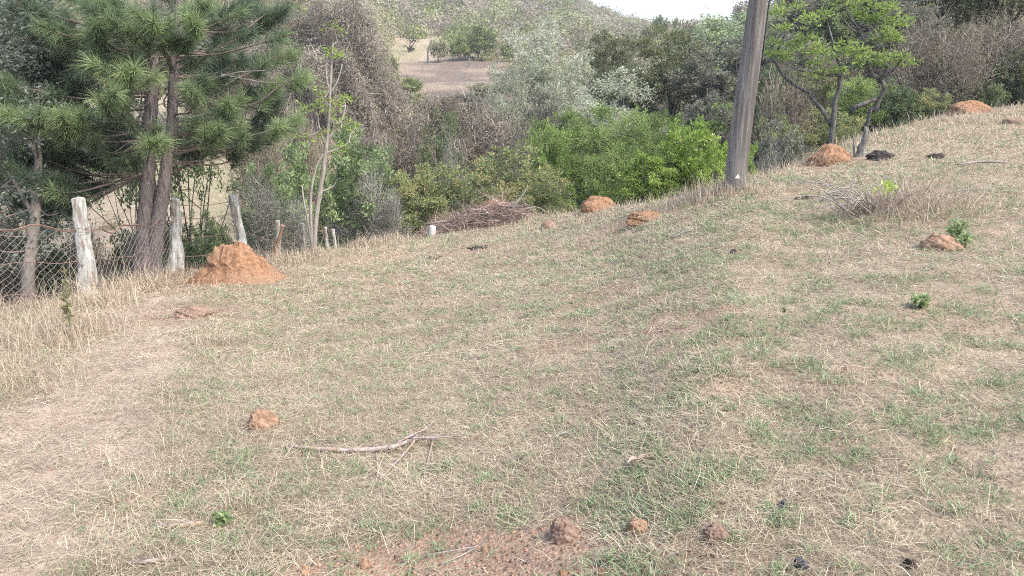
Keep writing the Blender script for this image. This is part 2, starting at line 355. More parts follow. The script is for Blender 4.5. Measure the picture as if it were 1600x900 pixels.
# crown of clumps on limbs ---------------------------------------------------
def make_tree(seed, h=5., w=4., base=.35, K=45, rc=.45, T=10, nl=26, rs=.16, ll=.1, lw=.05, rad=.09, mains=7, stems=1, up=.35,
              flat=.8, low=-.5, twigs=6, tw=.008, out=.6, bare=0, lean=0.):
    """returns two MBs (wood, foliage): trunk, limbs and twigs; leaves in uneven clumps. h, w metres; base = share of h without crown"""
    rng = np.random.default_rng(seed); wood = MB(); fol = MB()
    zc = h * (base + (1 - base) * .5); hz = h * (1 - base) * .5
    cs = []
    while len(cs) < K:
        v = unit(rng.normal(size=3))
        if v[2] < low: continue
        k = rng.random() ** .42 * (.72 + .5 * float(fbm(v[0] * 1.5 + seed, v[1] * 1.5 + v[2], .7, 2, seed)))
        cs.append(np.array([v[0] * k * (w / 2 - rc * .6), v[1] * k * (w / 2 - rc * .6), zc + v[2] * k * (hz - rc * flat * .5)]))
    cs = np.array(cs); cs[:, 0] += lean * (cs[:, 2] / h)
    order = [int(np.argmax(cs[:, 2]))]
    while len(order) < min(mains, K):
        d = np.min(np.linalg.norm(cs[:, None] - cs[order][None], axis=2), axis=1); order.append(int(np.argmax(d)))
    paths = []
    for k in range(stems):
        off = rng.normal(0, .05 * w, 2) if stems > 1 else np.zeros(2)
    tops = []
    for qi, i in enumerate(order):
        c = cs[i]
        if stems > 1:
            a = rng.uniform(0, 6.28); s0 = np.array([math.cos(a), math.sin(a), 0]) * rng.uniform(.0, .06) * w + np.array([0, 0, -.25])
            mid = s0 * .6 + c * .4 + np.array([0, 0, .12 * h]) + rng.normal(0, .04 * h, 3)
            p = smoothpath([s0, mid * .55 + s0 * .45 + rng.normal(0, .02 * h, 3), mid, c])
            tube(wood, p, np.linspace(rad * .75, .012, len(p)), 5, rng, .08)
        else:
            if qi == 0:
                p = smoothpath([np.array([0, 0, -.3]), np.array([rng.normal(0, .03 * h), rng.normal(0, .03 * h), h * base * .6]),
                     np.array([c[0] * .4 + rng.normal(0, .03 * h), c[1] * .4 + rng.normal(0, .03 * h), h * (base + .25 * (1 - base))]), c])
                rr = np.interp(np.linspace(0, 1, len(p)), [0, .1, .5, 1], [rad * 1.35, rad, rad * .6, .012]); tube(wood, p, rr, 7, rng, .07)
            else:
                tr = paths[0]; zt = h * base * rng.uniform(.55, 1.0) + max(0, c[2] - h * base) * .35
                j = int(np.argmin(abs(tr[:, 2] - zt))); s0 = tr[j]
                mid = (s0 + c) / 2 + np.array([0, 0, rng.uniform(-.02, .08) * h]) + rng.normal(0, .05 * h, 3)
                p = smoothpath([s0, mid, c]); tube(wood, p, np.linspace(rad * .5, .012, len(p)), 5, rng, .07)
        paths.append(p)
    allp = np.concatenate([p[len(p) // 4:] for p in paths])
    for i in range(K):
        if i in order: continue
        c = cs[i]; d = np.linalg.norm(allp - c, axis=1) + .6 * np.clip(allp[:, 2] - c[2], 0, None); s0 = allp[int(np.argmin(d))]
        p = smoothpath([s0, (s0 + c) / 2 + rng.normal(0, .08, 3) * np.linalg.norm(c - s0), c], 3)
        tube(wood, p, np.linspace(rad * .22, .009, len(p)), 4, None, 0, False)
    for c in cs:
        r0 = rc * rng.uniform(.65, 1.25); tips = c + ball(rng, T, .5) * np.array([r0, r0, r0 * flat])
        if twigs:
            k = min(twigs, T); st = c + ball(rng, k) * r0 * .2
            strands(wood, rng, st, tips[:k] - st, np.linalg.norm(tips[:k] - st, axis=1) * 1.1, tw, .15, 0, rng.random(k), 2)
        if bare and rng.random() < bare: continue
        n = nl * T; tp = np.repeat(tips, nl, 0)
        o = unit(rng.normal(size=(n, 3)) + (tp - c) / r0 * out); pos = tp + o * rng.random((n, 1)) * rs
        ax = o + np.array([0, 0, up]) + rng.normal(size=(n, 3)) * .3
        cr = rng.uniform(-.28, .28)
        rnd = .45 + cr + rng.normal(0, .2, n)
        s = rng.uniform(.7, 1.25, n)
        leaves(fol, rng, pos, ax, ll * s, lw * s, rnd, .25, (tp - c) / r0 * .9 + np.array([0, 0, .6]) + rng.normal(size=(n, 3)) * .75)
    return wood, fol
def make_twiggy(seed, h=3., w=3., N=2600, L=.9, tw=.012, stems=14, rad=.03, droop=0., leafn=0, ll=.06, lw=.03, curl=.3, dome=False):
    rng = np.random.default_rng(seed); wood = MB(); tw_ = MB(); fol = MB()
    tips = []
    for i in range(stems):
        a = rng.uniform(0, 6.28); k = rng.random() ** .6
        e = np.array([math.cos(a) * k * w * .42, math.sin(a) * k * w * .42, h * (1 - .45 * k * k) * rng.uniform(.75, .95)])
        s = np.array([e[0] * .12, e[1] * .12, -.2]); m = (s + e) / 2 + rng.normal(0, .07 * h, 3) - np.array([e[0], e[1], 0]) * .15
        p = smoothpath([s, m, e]); tube(wood, p, np.linspace(rad, .008, len(p)), 4, None, 0, False); tips.append(p[2:])
    pts = np.concatenate(tips)
    if dome:
        v = unit(rng.normal(size=(N, 3))); v[:, 2] = abs(v[:, 2]) * 1.0
        k = (.45 + 1.0 * fbm(v[:, 0] * 2.2 + seed, v[:, 1] * 2.2 + v[:, 2] * 1.6, .7, 3, seed))[:, None] * rng.uniform(.82, 1.0, (N, 1))
        p0 = v * k * np.array([w / 2, w / 2, h]); d = np.cross(v, np.cross(np.array([0, 0, -1.]), v)) + v * .35 + rng.normal(size=(N, 3)) * 1.0
        strands(tw_, rng, p0, d, L * rng.uniform(.4, 1.3, N), tw, curl, droop, np.clip(.5 + (vnoise(p0[:, 0] * 1.2, p0[:, 2] * 1.2 + p0[:, 1], seed) - .5) * .9 + rng.normal(0, .2, N), 0, 1))
    else:
        idx = rng.integers(0, len(pts), N); p0 = pts[idx] + rng.normal(size=(N, 3)) * w * .05
        d = p0 * np.array([.9 / w * 2, .9 / w * 2, .25]) + rng.normal(size=(N, 3)) * .55 + np.array([0, 0, .45])
        strands(tw_, rng, p0, d, L * rng.uniform(.35, 1.2, N), tw * rng.uniform(.6, 1.3, N), curl, droop)
    if leafn:
        idx = rng.integers(0, N, leafn); pp = p0[idx] + rng.normal(size=(leafn, 3)) * L * .35
        ax = rng.normal(size=(leafn, 3)) + np.array([0, 0, .3]); s = rng.uniform(.6, 1.3, leafn)
        leaves(fol, rng, pp, ax, ll * s, lw * s, .5 + rng.normal(0, .22, leafn) + (vnoise(pp[:, 0] * 1.5, pp[:, 2] * 1.5, seed) - .5) * .5)
    return wood, tw_, fol

PROTO = {}
def reg(key, parts, h, w): PROTO[key] = (parts, h, w)      # parts: (name, mesh)
def reg_tree(key, barkmat, leafmat, **k):
    wd, fo = make_tree(**k); reg(key, [('trunk', wd.mesh('trunk', M[barkmat])), ('foliage', fo.mesh('foliage', M[leafmat]))], k['h'], k['w'])
def reg_twig(key, barkmat, twigmat, leafmat, **k):
    wd, tw, fo = make_twiggy(**k); ps = [('stem', wd.mesh('stem', M[barkmat])), ('twigs', tw.mesh('twigs', M[twigmat]))]
    if k.get('leafn'): ps.append(('foliage', fo.mesh('foliage', M[leafmat])))
    reg(key, ps, k['h'], k['w'])

reg_tree('fine', 'darkbark', 'l_fine', seed=11, h=8.5, w=5, base=.3, K=125, rc=.55, T=14, nl=30, rs=.17, ll=.075, lw=.042, stems=8, mains=9, rad=.06, low=-.8)
reg_tree('fine2', 'darkbark', 'l_fine', seed=12, h=8.5, w=4, base=.3, K=95, rc=.5, T=14, nl=30, rs=.17, ll=.075, lw=.042, stems=8, mains=8, rad=.06, low=-.8)
reg_tree('lime', 'brownbark', 'l_lime', seed=21, h=7.5, w=2.6, base=.4, K=110, rc=.3, T=10, nl=18, rs=.11, ll=.11, lw=.055, stems=6, mains=8, rad=.03, up=.5, low=-.9)
reg_tree('mid', 'greybark', 'l_mid', seed=31, h=6, w=3, base=.15, K=62, rc=.34, T=9, nl=15, rs=.12, ll=.14, lw=.05, stems=6, mains=8, rad=.035, up=.1, low=-.8, bare=.08)
reg_tree('olive', 'greybark', 'l_olive', seed=41, h=6, w=3.2, base=.15, K=95, rc=.38, T=10, nl=20, rs=.13, ll=.11, lw=.05, stems=7, mains=8, rad=.035, low=-.9)
reg_tree('silver', 'palebark', 'l_silver', seed=51, h=8, w=6, base=.18, K=70, rc=.62, T=12, nl=12, rs=.2, ll=.17, lw=.06, stems=5, mains=10, rad=.09, tw=.03, twigs=10, low=-.6)
reg_tree('dolive', 'darkbark', 'l_dolive', seed=61, h=8.5, w=6, base=.22, K=90, rc=.6, T=13, nl=22, rs=.2, ll=.15, lw=.075, stems=1, mains=10, rad=.14, low=-.45, flat=.6)
reg_tree('dark', 'darkbark', 'l_dark', seed=71, h=5, w=4, base=.12, K=70, rc=.5, T=12, nl=22, rs=.16, ll=.13, lw=.065, stems=4, mains=9, rad=.06, low=-.9)
reg_tree('greyleaf', 'greybark', 'l_grey', seed=81, h=10, w=5, base=.15, K=82, rc=.55, T=10, nl=13, rs=.16, ll=.19, lw=.10, stems=5, mains=10, rad=.08, tw=.02, twigs=12, low=-.8)
reg_tree('sparse', 'darkbark', 'l_dark', seed=91, h=5, w=5.5, base=.3, K=46, rc=.42, T=8, nl=11, rs=.14, ll=.12, lw=.055, stems=7, mains=12, rad=.055, flat=.5, low=-.3, bare=.2)
reg_tree('farg', 'darkbark', 'l_farg', seed=101, h=5, w=5, base=.05, K=42, rc=.75, T=10, nl=9, rs=.3, ll=.3, lw=.2, stems=3, mains=5, rad=.08, low=-.8, twigs=2, tw=.03)
reg_tree('farp', 'greybark', 'l_farp', seed=102, h=5, w=5, base=.05, K=40, rc=.75, T=10, nl=9, rs=.3, ll=.3, lw=.18, stems=3, mains=6, rad=.08, low=-.8, twigs=6, tw=.04)
reg_tree('farb', 'brownbark', 'l_farb', seed=103, h=5, w=5, base=.05, K=38, rc=.75, T=10, nl=8, rs=.3, ll=.28, lw=.15, stems=3, mains=6, rad=.08, low=-.8, twigs=8, tw=.04)
reg_twig('greytwig', 'greybark', 'greytwig', 'l_grey', seed=111, h=4, w=3, N=2800, L=.7, tw=.012, stems=16, rad=.022, leafn=5000, ll=.07, lw=.04, curl=.55)
reg_twig('purple', 'greybark', 'purpletwig', 'l_rust', seed=121, h=6, w=5, N=10000, L=.8, tw=.022, stems=30, rad=.035, leafn=20000, ll=.12, lw=.06, curl=.6)
reg_twig('brownbare', 'greybark', 'browntwig', 'l_rust', seed=131, h=6, w=5, N=10000, L=.95, tw=.018, stems=26, rad=.035, leafn=22000, ll=.09, lw=.05, curl=.5)
reg_twig('vines', 'darkbark', 'browntwig', 'l_farp', seed=141, h=6, w=7, N=30000, L=.8, tw=.03, stems=12, rad=.08, droop=.12, leafn=16000, ll=.14, lw=.08, dome=True, curl=.65)
reg_twig('vinesg', 'darkbark', 'greytwig', 'l_mid', seed=142, h=6, w=6, N=7000, L=1.0, tw=.04, stems=12, rad=.08, droop=.2, leafn=26000, ll=.2, lw=.14, dome=True)
reg_twig('rustbush', 'darkbark', 'browntwig', 'l_rust', seed=151, h=4, w=4, N=5000, L=.8, tw=.02, stems=18, rad=.03, leafn=15000, ll=.1, lw=.05)

crng = np.random.default_rng(7)
def put(key, px, ytop, wpx, r, name, label, cat, group=None, rz=None):
    parts, h0, w0 = PROTO[key]; b = at(px, r); h = 1.07 * max(.6, ztop(px, ytop, r) - b[2]); w = wpx / F * r * math.cos(azi(px)) * 1.02
    o = empty(name, b, crng.uniform(0, 6.28) if rz is None else rz); tag(o, label, cat, group)
    o.scale = (w / w0, w / w0, h / h0)
    for nm, me in parts:
        c = bpy.data.objects.new(nm, me); COL.objects.link(c); c.parent = o
    return o

# ------------------------------------------------------------------ ground sheet
def dist_poly(x, y, pts):
    d = np.full(np.shape(x), 1e9)
    for a, b in zip(pts[:-1], pts[1:]):
        ab = b[:2] - a[:2]; t = np.clip(((x - a[0]) * ab[0] + (y - a[1]) * ab[1]) / (ab @ ab), 0, 1)
        d = np.minimum(d, np.hypot(x - a[0] - t * ab[0], y - a[1] - t * ab[1]))
    return d
PATHL = [gp(240, 462), gp(222, 510), gp(180, 580), gp(110, 670), gp(30, 760), gp(-60, 850)]
BARE = [gp(560, 905), gp(700, 875), gp(850, 868)]
BARE2 = [gp(1010, 880), gp(1180, 905)]
SOIL = [(gp(640, 440), .5), (gp(930, 470), .35), (gp(1130, 610), .12), (gp(290, 487), .5), (gp(1010, 340), .7), (gp(330, 440), 1.0), (gp(1280, 262), .8), (gp(880, 545), .3),
        (gp(1240, 300), .4), (gp(1060, 505), .25), (gp(740, 390), .6), (gp(560, 405), .8)]
def softmask(d, r0, x, y, f=.35): return np.clip(1 - (d - r0 + (fbm(x, y, .5, 3, 31) - .5) * r0 * 1.6) / (r0 * f), 0, 1)
def baremask(x, y):
    m = softmask(dist_poly(x, y, BARE), .20, x, y, .8)
    m = np.maximum(m, .6 * softmask(dist_poly(x, y, BARE2), .12, x, y, 1))
    for c, s in SOIL: m = np.maximum(m, .75 * softmask(np.hypot(x - c[0], y - c[1]), s * .8, x, y, .9))
    m = np.maximum(m, np.clip((fbm(x, y, .9, 3, 77) - .68) * 6, 0, .5))
    return m
def pathmask(x, y): return softmask(dist_poly(x, y, PATHL), .33, x, y, .9)
def greenmask(x, y):
    r = np.hypot(x, y); a = np.degrees(np.arctan2(x, y))
    g = np.clip((fbm(x, y, .16, 3, 41) - .44) * 5.0, 0.03, 1) * np.clip((fbm(x, y, 1.6, 2, 43) - .15) * 2.0, .35, 1) * .8
    g = g * np.interp(a, [-40, -22, -10, 10, 35], [.25, .4, .8, 1.0, 1.15]) * np.interp(r, [2, 6, 10, 16, 26], [1, 1, .85, .55, .3])
    return np.clip(g * (1 - pathmask(x, y) * .9) * (1 - baremask(x, y) * .7), 0, 1)
def mix(c, d, k): return c * (1 - k[:, None]) + np.array(d) * k[:, None]
def zone_col(x, y):
    r = np.hypot(x, y); a = np.arctan2(x, y); px = 800 + F * np.tan(np.clip(a, -1.2, 1.2)) * math.cos(TH) ; t = r - re_of(a)
    c = np.tile(np.array([.32, .25, .18]), (len(x), 1))
    c = mix(c, (.34, .27, .19), np.clip((fbm(x, y, .7, 3, 21) - .35) * 2.2, 0, .8))
    c = mix(c, (.38, .30, .20), np.clip((r - 8) / 12, 0, .7))
    c = mix(c, (.385, .30, .23), pathmask(x, y) * .9)
    c = mix(c, (.30, .208, .148), baremask(x, y) * .85)
    c = mix(c, (.16, .18, .085), greenmask(x, y) * .4)
    # beyond the brow
    b = np.clip((t - .6) / 2, 0, 1)
    v = mix(np.tile(np.array([.16, .13, .085]), (len(x), 1)), (.24, .19, .12), np.clip((fbm(x, y, 5, 3, 51) - .4) * 3, 0, 1))
    tan = np.clip(1 - abs(px - 240) / 230, 0, 1) ** .4 * np.clip((r - 20) / 5, 0, 1) * np.clip((60 - r) / 6, 0, 1)
    v = mix(v, (.31, .26, .19), np.clip(tan * 1.2, 0, 1)); v = mix(v, (.25, .235, .14), tan * np.clip((fbm(x, y, 6, 2, 52) - .5) * 5, 0, .7))
    cut = np.clip(1 - abs(r - 60) / 3.0, 0, 1) * np.clip(1 - abs(px - 500) / 130, 0, 1) ** .3
    v = mix(v, (.40, .20, .13), np.clip(cut * 1.5, 0, 1))
    fw = np.clip((px - 598) / 14, 0, 1) * np.clip((900 - px) / 60, 0, 1)
    fld = np.clip((r - 62) / 4, 0, 1) * np.clip((116 - r) / 4, 0, 1) * fw
    v = mix(v, (.175, .14, .11), fld); v = mix(v, (.28, .225, .165), fld * np.clip((fbm(x * .35, y, 2.2, 5, 53) - .48) * 7, 0, .9))
    pale = np.clip((r - 113) / 3, 0, 1) * np.clip((160 - r) / 14, 0, 1) * fw
    v = mix(v, (.38, .30, .22), pale); v = mix(v, (.27, .25, .15), pale * np.clip((fbm(x, y, 4, 4, 55) - .5) * 7, 0, .8))
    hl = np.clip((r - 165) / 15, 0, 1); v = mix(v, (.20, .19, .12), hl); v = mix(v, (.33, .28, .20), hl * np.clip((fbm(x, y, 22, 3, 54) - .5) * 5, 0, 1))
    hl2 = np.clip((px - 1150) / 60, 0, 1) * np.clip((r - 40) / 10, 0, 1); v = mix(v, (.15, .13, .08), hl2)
    return c * (1 - b[:, None]) + v * b[:, None]
def build_ground():
    a = np.concatenate([np.linspace(-180, -48, 45, endpoint=False), np.linspace(-48, 48, 620), np.linspace(48, 180, 46)[1:-1]])
    r = np.concatenate([[.25, .6, 1.0], 1.3 * 1.0165 ** np.arange(0, 180), ]); r = r[r < 24]
    r = np.concatenate([r, np.arange(r[-1] + .4, 60, .5), 60 * 1.022 ** np.arange(0, 150)]); r = r[r < 640]
    A, Rr = np.meshgrid(np.radians(a), r, indexing='ij'); x = (Rr * np.sin(A)).ravel(); y = (Rr * np.cos(A)).ravel(); z = H(x, y)
    v = np.stack([x, y, z], 1); na, nr = len(a), len(r)
    i = np.arange(na)[:, None]; j = np.arange(nr - 1)[None]; i2 = (i + 1) % na
    q = np.stack(np.broadcast_arrays(i * nr + j, i * nr + j + 1, i2 * nr + j + 1, i2 * nr + j), -1).reshape(-1, 4)
    v = np.vstack([v, [0, 0, float(H(0., 0.))]]); c = na * nr
    t = np.stack([np.full(na, c), np.arange(na) * nr, ((np.arange(na) + 1) % na) * nr], -1)
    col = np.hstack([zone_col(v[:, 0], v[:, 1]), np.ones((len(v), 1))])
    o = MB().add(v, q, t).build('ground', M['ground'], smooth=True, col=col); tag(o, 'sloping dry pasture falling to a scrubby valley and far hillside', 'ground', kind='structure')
build_ground()

# ------------------------------------------------------------------ grass
def blade_mesh(mb, rng, x, y, L, W, el, rnd, z0=0., bend=.5, head=None):
    n = len(x); z = H(x, y) + z0; h = rng.uniform(0, 2 * math.pi, n) if head is None else head
    d = np.stack([np.cos(h), np.sin(h), np.zeros(n)], 1); s = np.stack([-d[:, 1], d[:, 0], rng.normal(0, .4, n)], 1); s = unit(s)
    up = np.array([0, 0, 1.]); ce, se = np.cos(el)[:, None], np.sin(el)[:, None]
    p0 = np.stack([x, y, z], 1); L = L[:, None]; W = W[:, None]
    p1 = p0 + (d * ce + up * se) * L * .5; e2 = el - bend * np.abs(rng.normal(.5, .5, n)); c2, s2 = np.cos(e2)[:, None], np.sin(e2)[:, None]
    hd = h + rng.normal(0, .35, n); d2 = np.stack([np.cos(hd), np.sin(hd), np.zeros(n)], 1)
    p2 = p1 + (d2 * c2 + up * s2) * L * .5
    g2 = H(p2[:, 0], p2[:, 1]); p2[:, 2] = np.maximum(p2[:, 2], g2 + .003); g1 = H(p1[:, 0], p1[:, 1]); p1[:, 2] = np.maximum(p1[:, 2], g1 + .004)
    V = np.stack([p0 - s * W * .5, p0 + s * W * .5, p1 + s * W * .42, p1 - s * W * .42, p2], 1).reshape(-1, 3)
    b = np.arange(n)[:, None] * 5
    mb.add(V, b + np.array([0, 1, 2, 3]), b + np.array([3, 2, 4]), np.repeat(np.clip(rnd, 0, 1), 5))
def field_points(rng, n, r0=1.5, over=1.2, amax=41, pw=1.0):
    a = np.radians(rng.uniform(-amax, amax, n)); rm = re_of(a) + over; r = r0 + (rm - r0) * rng.random(n) ** pw
    return r * np.sin(a), r * np.cos(a), r
rng = np.random.default_rng(1)
x, y, r = field_points(rng, 520000, pw=1.15)
bm = baremask(x, y); keep = rng.random(len(x)) > np.maximum(bm * .94, pathmask(x, y) * .6); x, y, r = x[keep], y[keep], r[keep]
n = len(x); cl = fbm(x, y, .35, 2, 61)
mb = MB()
blade_mesh(mb, rng, x, y, rng.gamma(3, .014, n) * np.interp(r, [0, 20], [1., 1.9]) + .02, np.maximum(.0021, r * .00044) * rng.uniform(.6, 1.4, n),
           np.abs(rng.normal(.02, .30, n)) , np.clip(.47 + (cl - .5) * .4 + rng.normal(0, .22, n), 0, 1) * np.where(rng.random(n) < .12, .25, 1), rng.uniform(0, .018, n), .35)
o = mb.build('dry_grass', M['straw']); tag(o, 'flattened dry straw covering the whole slope', 'dry grass', kind='stuff')
# green blades in small tufts
mb = MB(); x, y, r = field_points(rng, 125000, pw=1.1); g = greenmask(x, y); keep = rng.random(len(x)) < g; x, y, r = x[keep], y[keep], r[keep]
k = 6; n = len(x) * k; xx = np.repeat(x, k) + rng.normal(0, .014, n); yy = np.repeat(y, k) + rng.normal(0, .014, n); rr = np.repeat(r, k)
blade_mesh(mb, rng, xx, yy, rng.uniform(.018, .06, n) * np.interp(rr, [0, 20], [.85, 1.6]), np.maximum(.0036, rr * .00055) * rng.uniform(.6, 1.4, n), rng.uniform(.15, 1.2, n),
           np.repeat(rng.normal(.5, .18, len(x)), k) + rng.normal(0, .15, n), .012, .6)
o = mb.build('green_grass', M['greengrass']); tag(o, 'short green grass sprouting in patches through the straw', 'green grass', kind='stuff')
# upright dry stalks: brow of the slope, fence side, loose stalks everywhere
mb = MB()
def stalks(n, x, y, L, W, el=(.9, 1.5), rn=.5, bend=.5):
    blade_mesh(mb, rng, x, y, L, W, rng.uniform(el[0], el[1], n), rn + rng.normal(0, .2, n), 0, bend)
n = 26000; a = np.radians(rng.uniform(-20, 41, n)); re = re_of(a); rr = re + rng.normal(.1, .9, n) * np.interp(re, [11, 28], [.7, 2.2]); xx, yy = rr * np.sin(a), rr * np.cos(a)
kp = fbm(xx, yy, 1.1, 3, 63) > rng.random(n) * .75 + .12; xx, yy, rr = xx[kp], yy[kp], rr[kp]
stalks(len(xx), xx, yy, rng.gamma(3, .045, len(xx)), np.maximum(.004, rr * .0005), rn=.55)
n = 11000; a = np.radians(rng.uniform(-42, -14, n)); re = re_of(a); rr = re - np.abs(rng.normal(0, 1.6, n)) + .9; xx, yy = rr * np.sin(a), rr * np.cos(a)
kp = (fbm(xx, yy, .8, 3, 64) > rng.random(n) * .7 + .1) & (rng.random(n) > pathmask(xx, yy)) ; xx, yy, rr = xx[kp], yy[kp], rr[kp]
stalks(len(xx), xx, yy, rng.gamma(3, .065, len(xx)) , rng.uniform(.003, .006, len(xx)), (.15, 1.45), .40)
n = 9000; a = np.radians(rng.uniform(-42, -26, n)); rr = rng.uniform(3.5, 10.5, n); xx, yy = rr * np.sin(a), rr * np.cos(a)   # tall weeds left of the path
kp = (fbm(xx, yy, .7, 3, 65) > rng.random(n) * .6 + .25) & (rng.random(n) > pathmask(xx, yy) * 1.3); xx, yy, rr = xx[kp], yy[kp], rr[kp]
stalks(len(xx), xx, yy, rng.uniform(.08, .3, len(xx)), np.maximum(.0028, rr * .0005), (.4, 1.45), .55)
xx, yy, rr = field_points(rng, 5200, 1.9); kp = fbm(xx, yy, .8, 2, 66) > rng.random(len(xx)) * .5 + .3; xx, yy, rr = xx[kp], yy[kp], rr[kp]
stalks(len(xx), xx, yy, rng.uniform(.08, .26, len(xx)), np.maximum(.0022, rr * .0004), (.15, 1.3), .75, 1.0)
def tuftpts(c, s, n): return c[0] + rng.normal(0, s, n), c[1] + rng.normal(0, s, n)
for (px, py, s, n, L) in [(375, 800, .06, 90, .2), (340, 540, .12, 200, .22), (120, 520, .25, 500, .45), (150, 480, .25, 600, .5), (60, 540, .3, 500, .4), (30, 600, .25, 400, .35), (600, 375, .25, 700, .3), (570, 380, .2, 500, .32),
                          (1000, 345, .3, 400, .22), (950, 335, .3, 400, .22), (440, 410, .3, 400, .3), (1120, 305, .25, 500, .3), (1085, 310, .25, 500, .28), (1170, 300, .2, 300, .25), (215, 450, .3, 500, .4), (1520, 190, .8, 900, .3), (1400, 220, .8, 900, .25), (250, 740, .08, 70, .12)]:
    c = gp(px, py); a_, b_ = tuftpts(c, s, n); stalks(n, a_, b_, rng.gamma(4, .16, n) * L, np.full(n, max(.003, np.hypot(c[0], c[1]) * .0005)), (.7, 1.5), .6, .6)
o = mb.build('tall_dry_grass', M['tallstraw']); tag(o, 'tall dry stalks along the brow and the fence', 'dry stalks', kind='stuff')
# crumbs of soil
mb = MB(); ico = np.array([[1, 0, 0], [-1, 0, 0], [0, 1, 0], [0, -1, 0], [0, 0, 1], [0, 0, -1.]]); it = np.array([[0, 2, 4], [2, 1, 4], [1, 3, 4], [3, 0, 4], [2, 0, 5], [1, 2, 5], [3, 1, 5], [0, 3, 5]])
x, y, r = field_points(rng, 130000, 1.6, pw=1.2); kp = rng.random(len(x)) < np.maximum(baremask(x, y) * .9, .03); x, y, r = x[kp], y[kp], r[kp]; n = len(x)
s = np.minimum(rng.gamma(1.6, .0022, n) + .0012, .009); V = ico[None] * (s[:, None] * rng.uniform(.6, 1.4, (n, 3)))[:, None] ; V = V + rng.normal(0, .15, V.shape) * s[:, None, None]
V = V + np.stack([x, y, H(x, y) + s * .2], 1)[:, None]; mb.add(V.reshape(-1, 3), None, (np.arange(n)[:, None, None] * 6 + it[None]).reshape(-1, 3), np.repeat(rng.random(n), 6))
M['crumb'] = blade_mat('soil_crumbs', [(0, (.10, .07, .055)), (.5, (.27, .17, .12)), (1, (.46, .28, .19))], 0, .9, 0, .1)
o = mb.build('soil_crumbs', M['crumb']); tag(o, 'small reddish crumbs of earth on the bare patches', 'soil crumbs', kind='stuff')

# ------------------------------------------------------------------ termite mounds, clods, stones, dung
def mound(px, py, wpx, hpx, label, mat='mound', seed=1, cat='termite mound', name='termite_mound', group='termite mounds on the slope', rough=.22, sy=1.0, fine=.10, sink=.25, rz=0., grass=0, seg=40):
    c = gp(px, py); r = math.hypot(c[0], c[1]); m = r / F; w = wpx * m / 2; h = hpx * m
    loc = (c[0], c[1] + w * sy * .7, c[2]); loc = (loc[0], loc[1], float(H(loc[0], loc[1])) - h * .05 + (.015 if .05 < h < .2 else 0))
    o = lump(name, loc, w, w * sy, h * 1.08, M[mat], seed, rough=rough, fine=fine, sink=sink, seg=seg); tag(o, label, cat, group); o.rotation_euler.z = rz
    if grass:
        rg = np.random.default_rng(seed + 50); v = unit(rg.normal(size=(grass, 3))); v[:, 2] = abs(v[:, 2]) * .8; v = unit(v); p = v * np.array([w, w * sy, h * 1.08]) * 1.02
        d = v * np.array([1, 1, .1]) + rg.normal(size=v.shape) * .35 + np.array([0, 0, -.3]); b = MB(); strands(b, rg, p, d, rg.uniform(.12, .4, grass), .007, .2, .25); b.build('draped_straw', M['tallstraw'], o)
    return o
# large mound: cap on a spreading skirt
def big_mound():
    c = gp(352, 446); r = math.hypot(c[0], c[1]); m = r / F; base = np.array([c[0], c[1] + .45, 0.]); base[2] = float(H(base[0], base[1])) - .05
    na, nr = 120, 60; V = []; 
    for i in range(nr):
        t = i / (nr - 1)
        for j in range(na):
            a = j / na * 2 * math.pi; ca, sa = math.cos(a), math.sin(a)
            rad = t * (.76 + .16 * (fbm(ca * 1.4 + 3, sa * 1.4, .8, 2, 201) - .5) * 2)
            V.append((ca * rad, sa * rad * .85, t))
    V = np.array(V); t = V[:, 2]
    prof = np.interp(t, [0, .18, .34, .42, .52, .7, .88, 1.0], [.60, .585, .52, .43, .29, .15, .04, -.12])
    sk = fbm(V[:, 0] * 2 + 5, V[:, 1] * 2, .8, 3, 203) - .5; fn = fbm(V[:, 0] * 14, V[:, 1] * 14, 1., 3, 204) - .5
    V[:, 2] = prof + sk * .16 + fn * .085 * (1 + (t < .45)); V[:, 0] += .02 + (prof > .4) * -.05
    q = [(i * na + j, i * na + (j + 1) % na, (i + 1) * na + (j + 1) % na, (i + 1) * na + j) for i in range(nr - 1) for j in range(na)]
    o = MB().add(V, q).build('termite_mound', M['mound'], smooth=True); o.location = base
    tag(o, 'large orange termite mound with a broken cap beside the fence', 'termite mound', 'termite mounds on the slope')
big_mound()
mound(938, 324, 62, 23, 'small orange termite mound on the brow left of the broken one', seed=2, sy=.8, grass=60)
mound(1012, 347, 62, 12, 'low broken termite mound with dead twigs on its crest', seed=3, rough=.25, fine=.14, sy=.8, grass=60)
mound(1302, 257, 62, 24, 'orange termite mound draped with straw beside the grey stump', seed=4, sy=.8, grass=240)
mound(1524, 178, 56, 17, 'farthest orange termite mound at the top of the slope', seed=5, sy=.8, grass=150)
mound(405, 671, 46, 22, 'brown fist-sized earth lump in grass above the fallen branch', 'clod', 6, 'earth lump', 'earth_lump', 'loose earth lumps', .22, fine=.12)
mound(1480, 392, 52, 16, 'flat pale-orange earth lump beside the green weed', 'clod', 7, 'earth lump', 'earth_lump', 'loose earth lumps', .3, fine=.1)
mound(290, 497, 50, 12, 'low bare hump of reddish earth on the path below the big mound', 'browncl', 8, 'earth lump', 'earth_lump', 'loose earth lumps', .4, fine=.1)
mound(881, 850, 50, 27, 'greyish-brown upright clod on the edge of the bare soil', 'browncl', 9, 'clod', 'earth_clod', 'clods at the bottom of the slope', .25, fine=.13)
mound(999, 840, 44, 21, 'smooth orange clod between the greyish and the dark clods', 'clod', 10, 'clod', 'earth_clod', 'clods at the bottom of the slope', .25, fine=.12)
mound(1123, 850, 44, 19, 'dark brown crumbly clod right of the orange clod', 'browncl', 12, 'clod', 'earth_clod', 'clods at the bottom of the slope', .35, fine=.2)
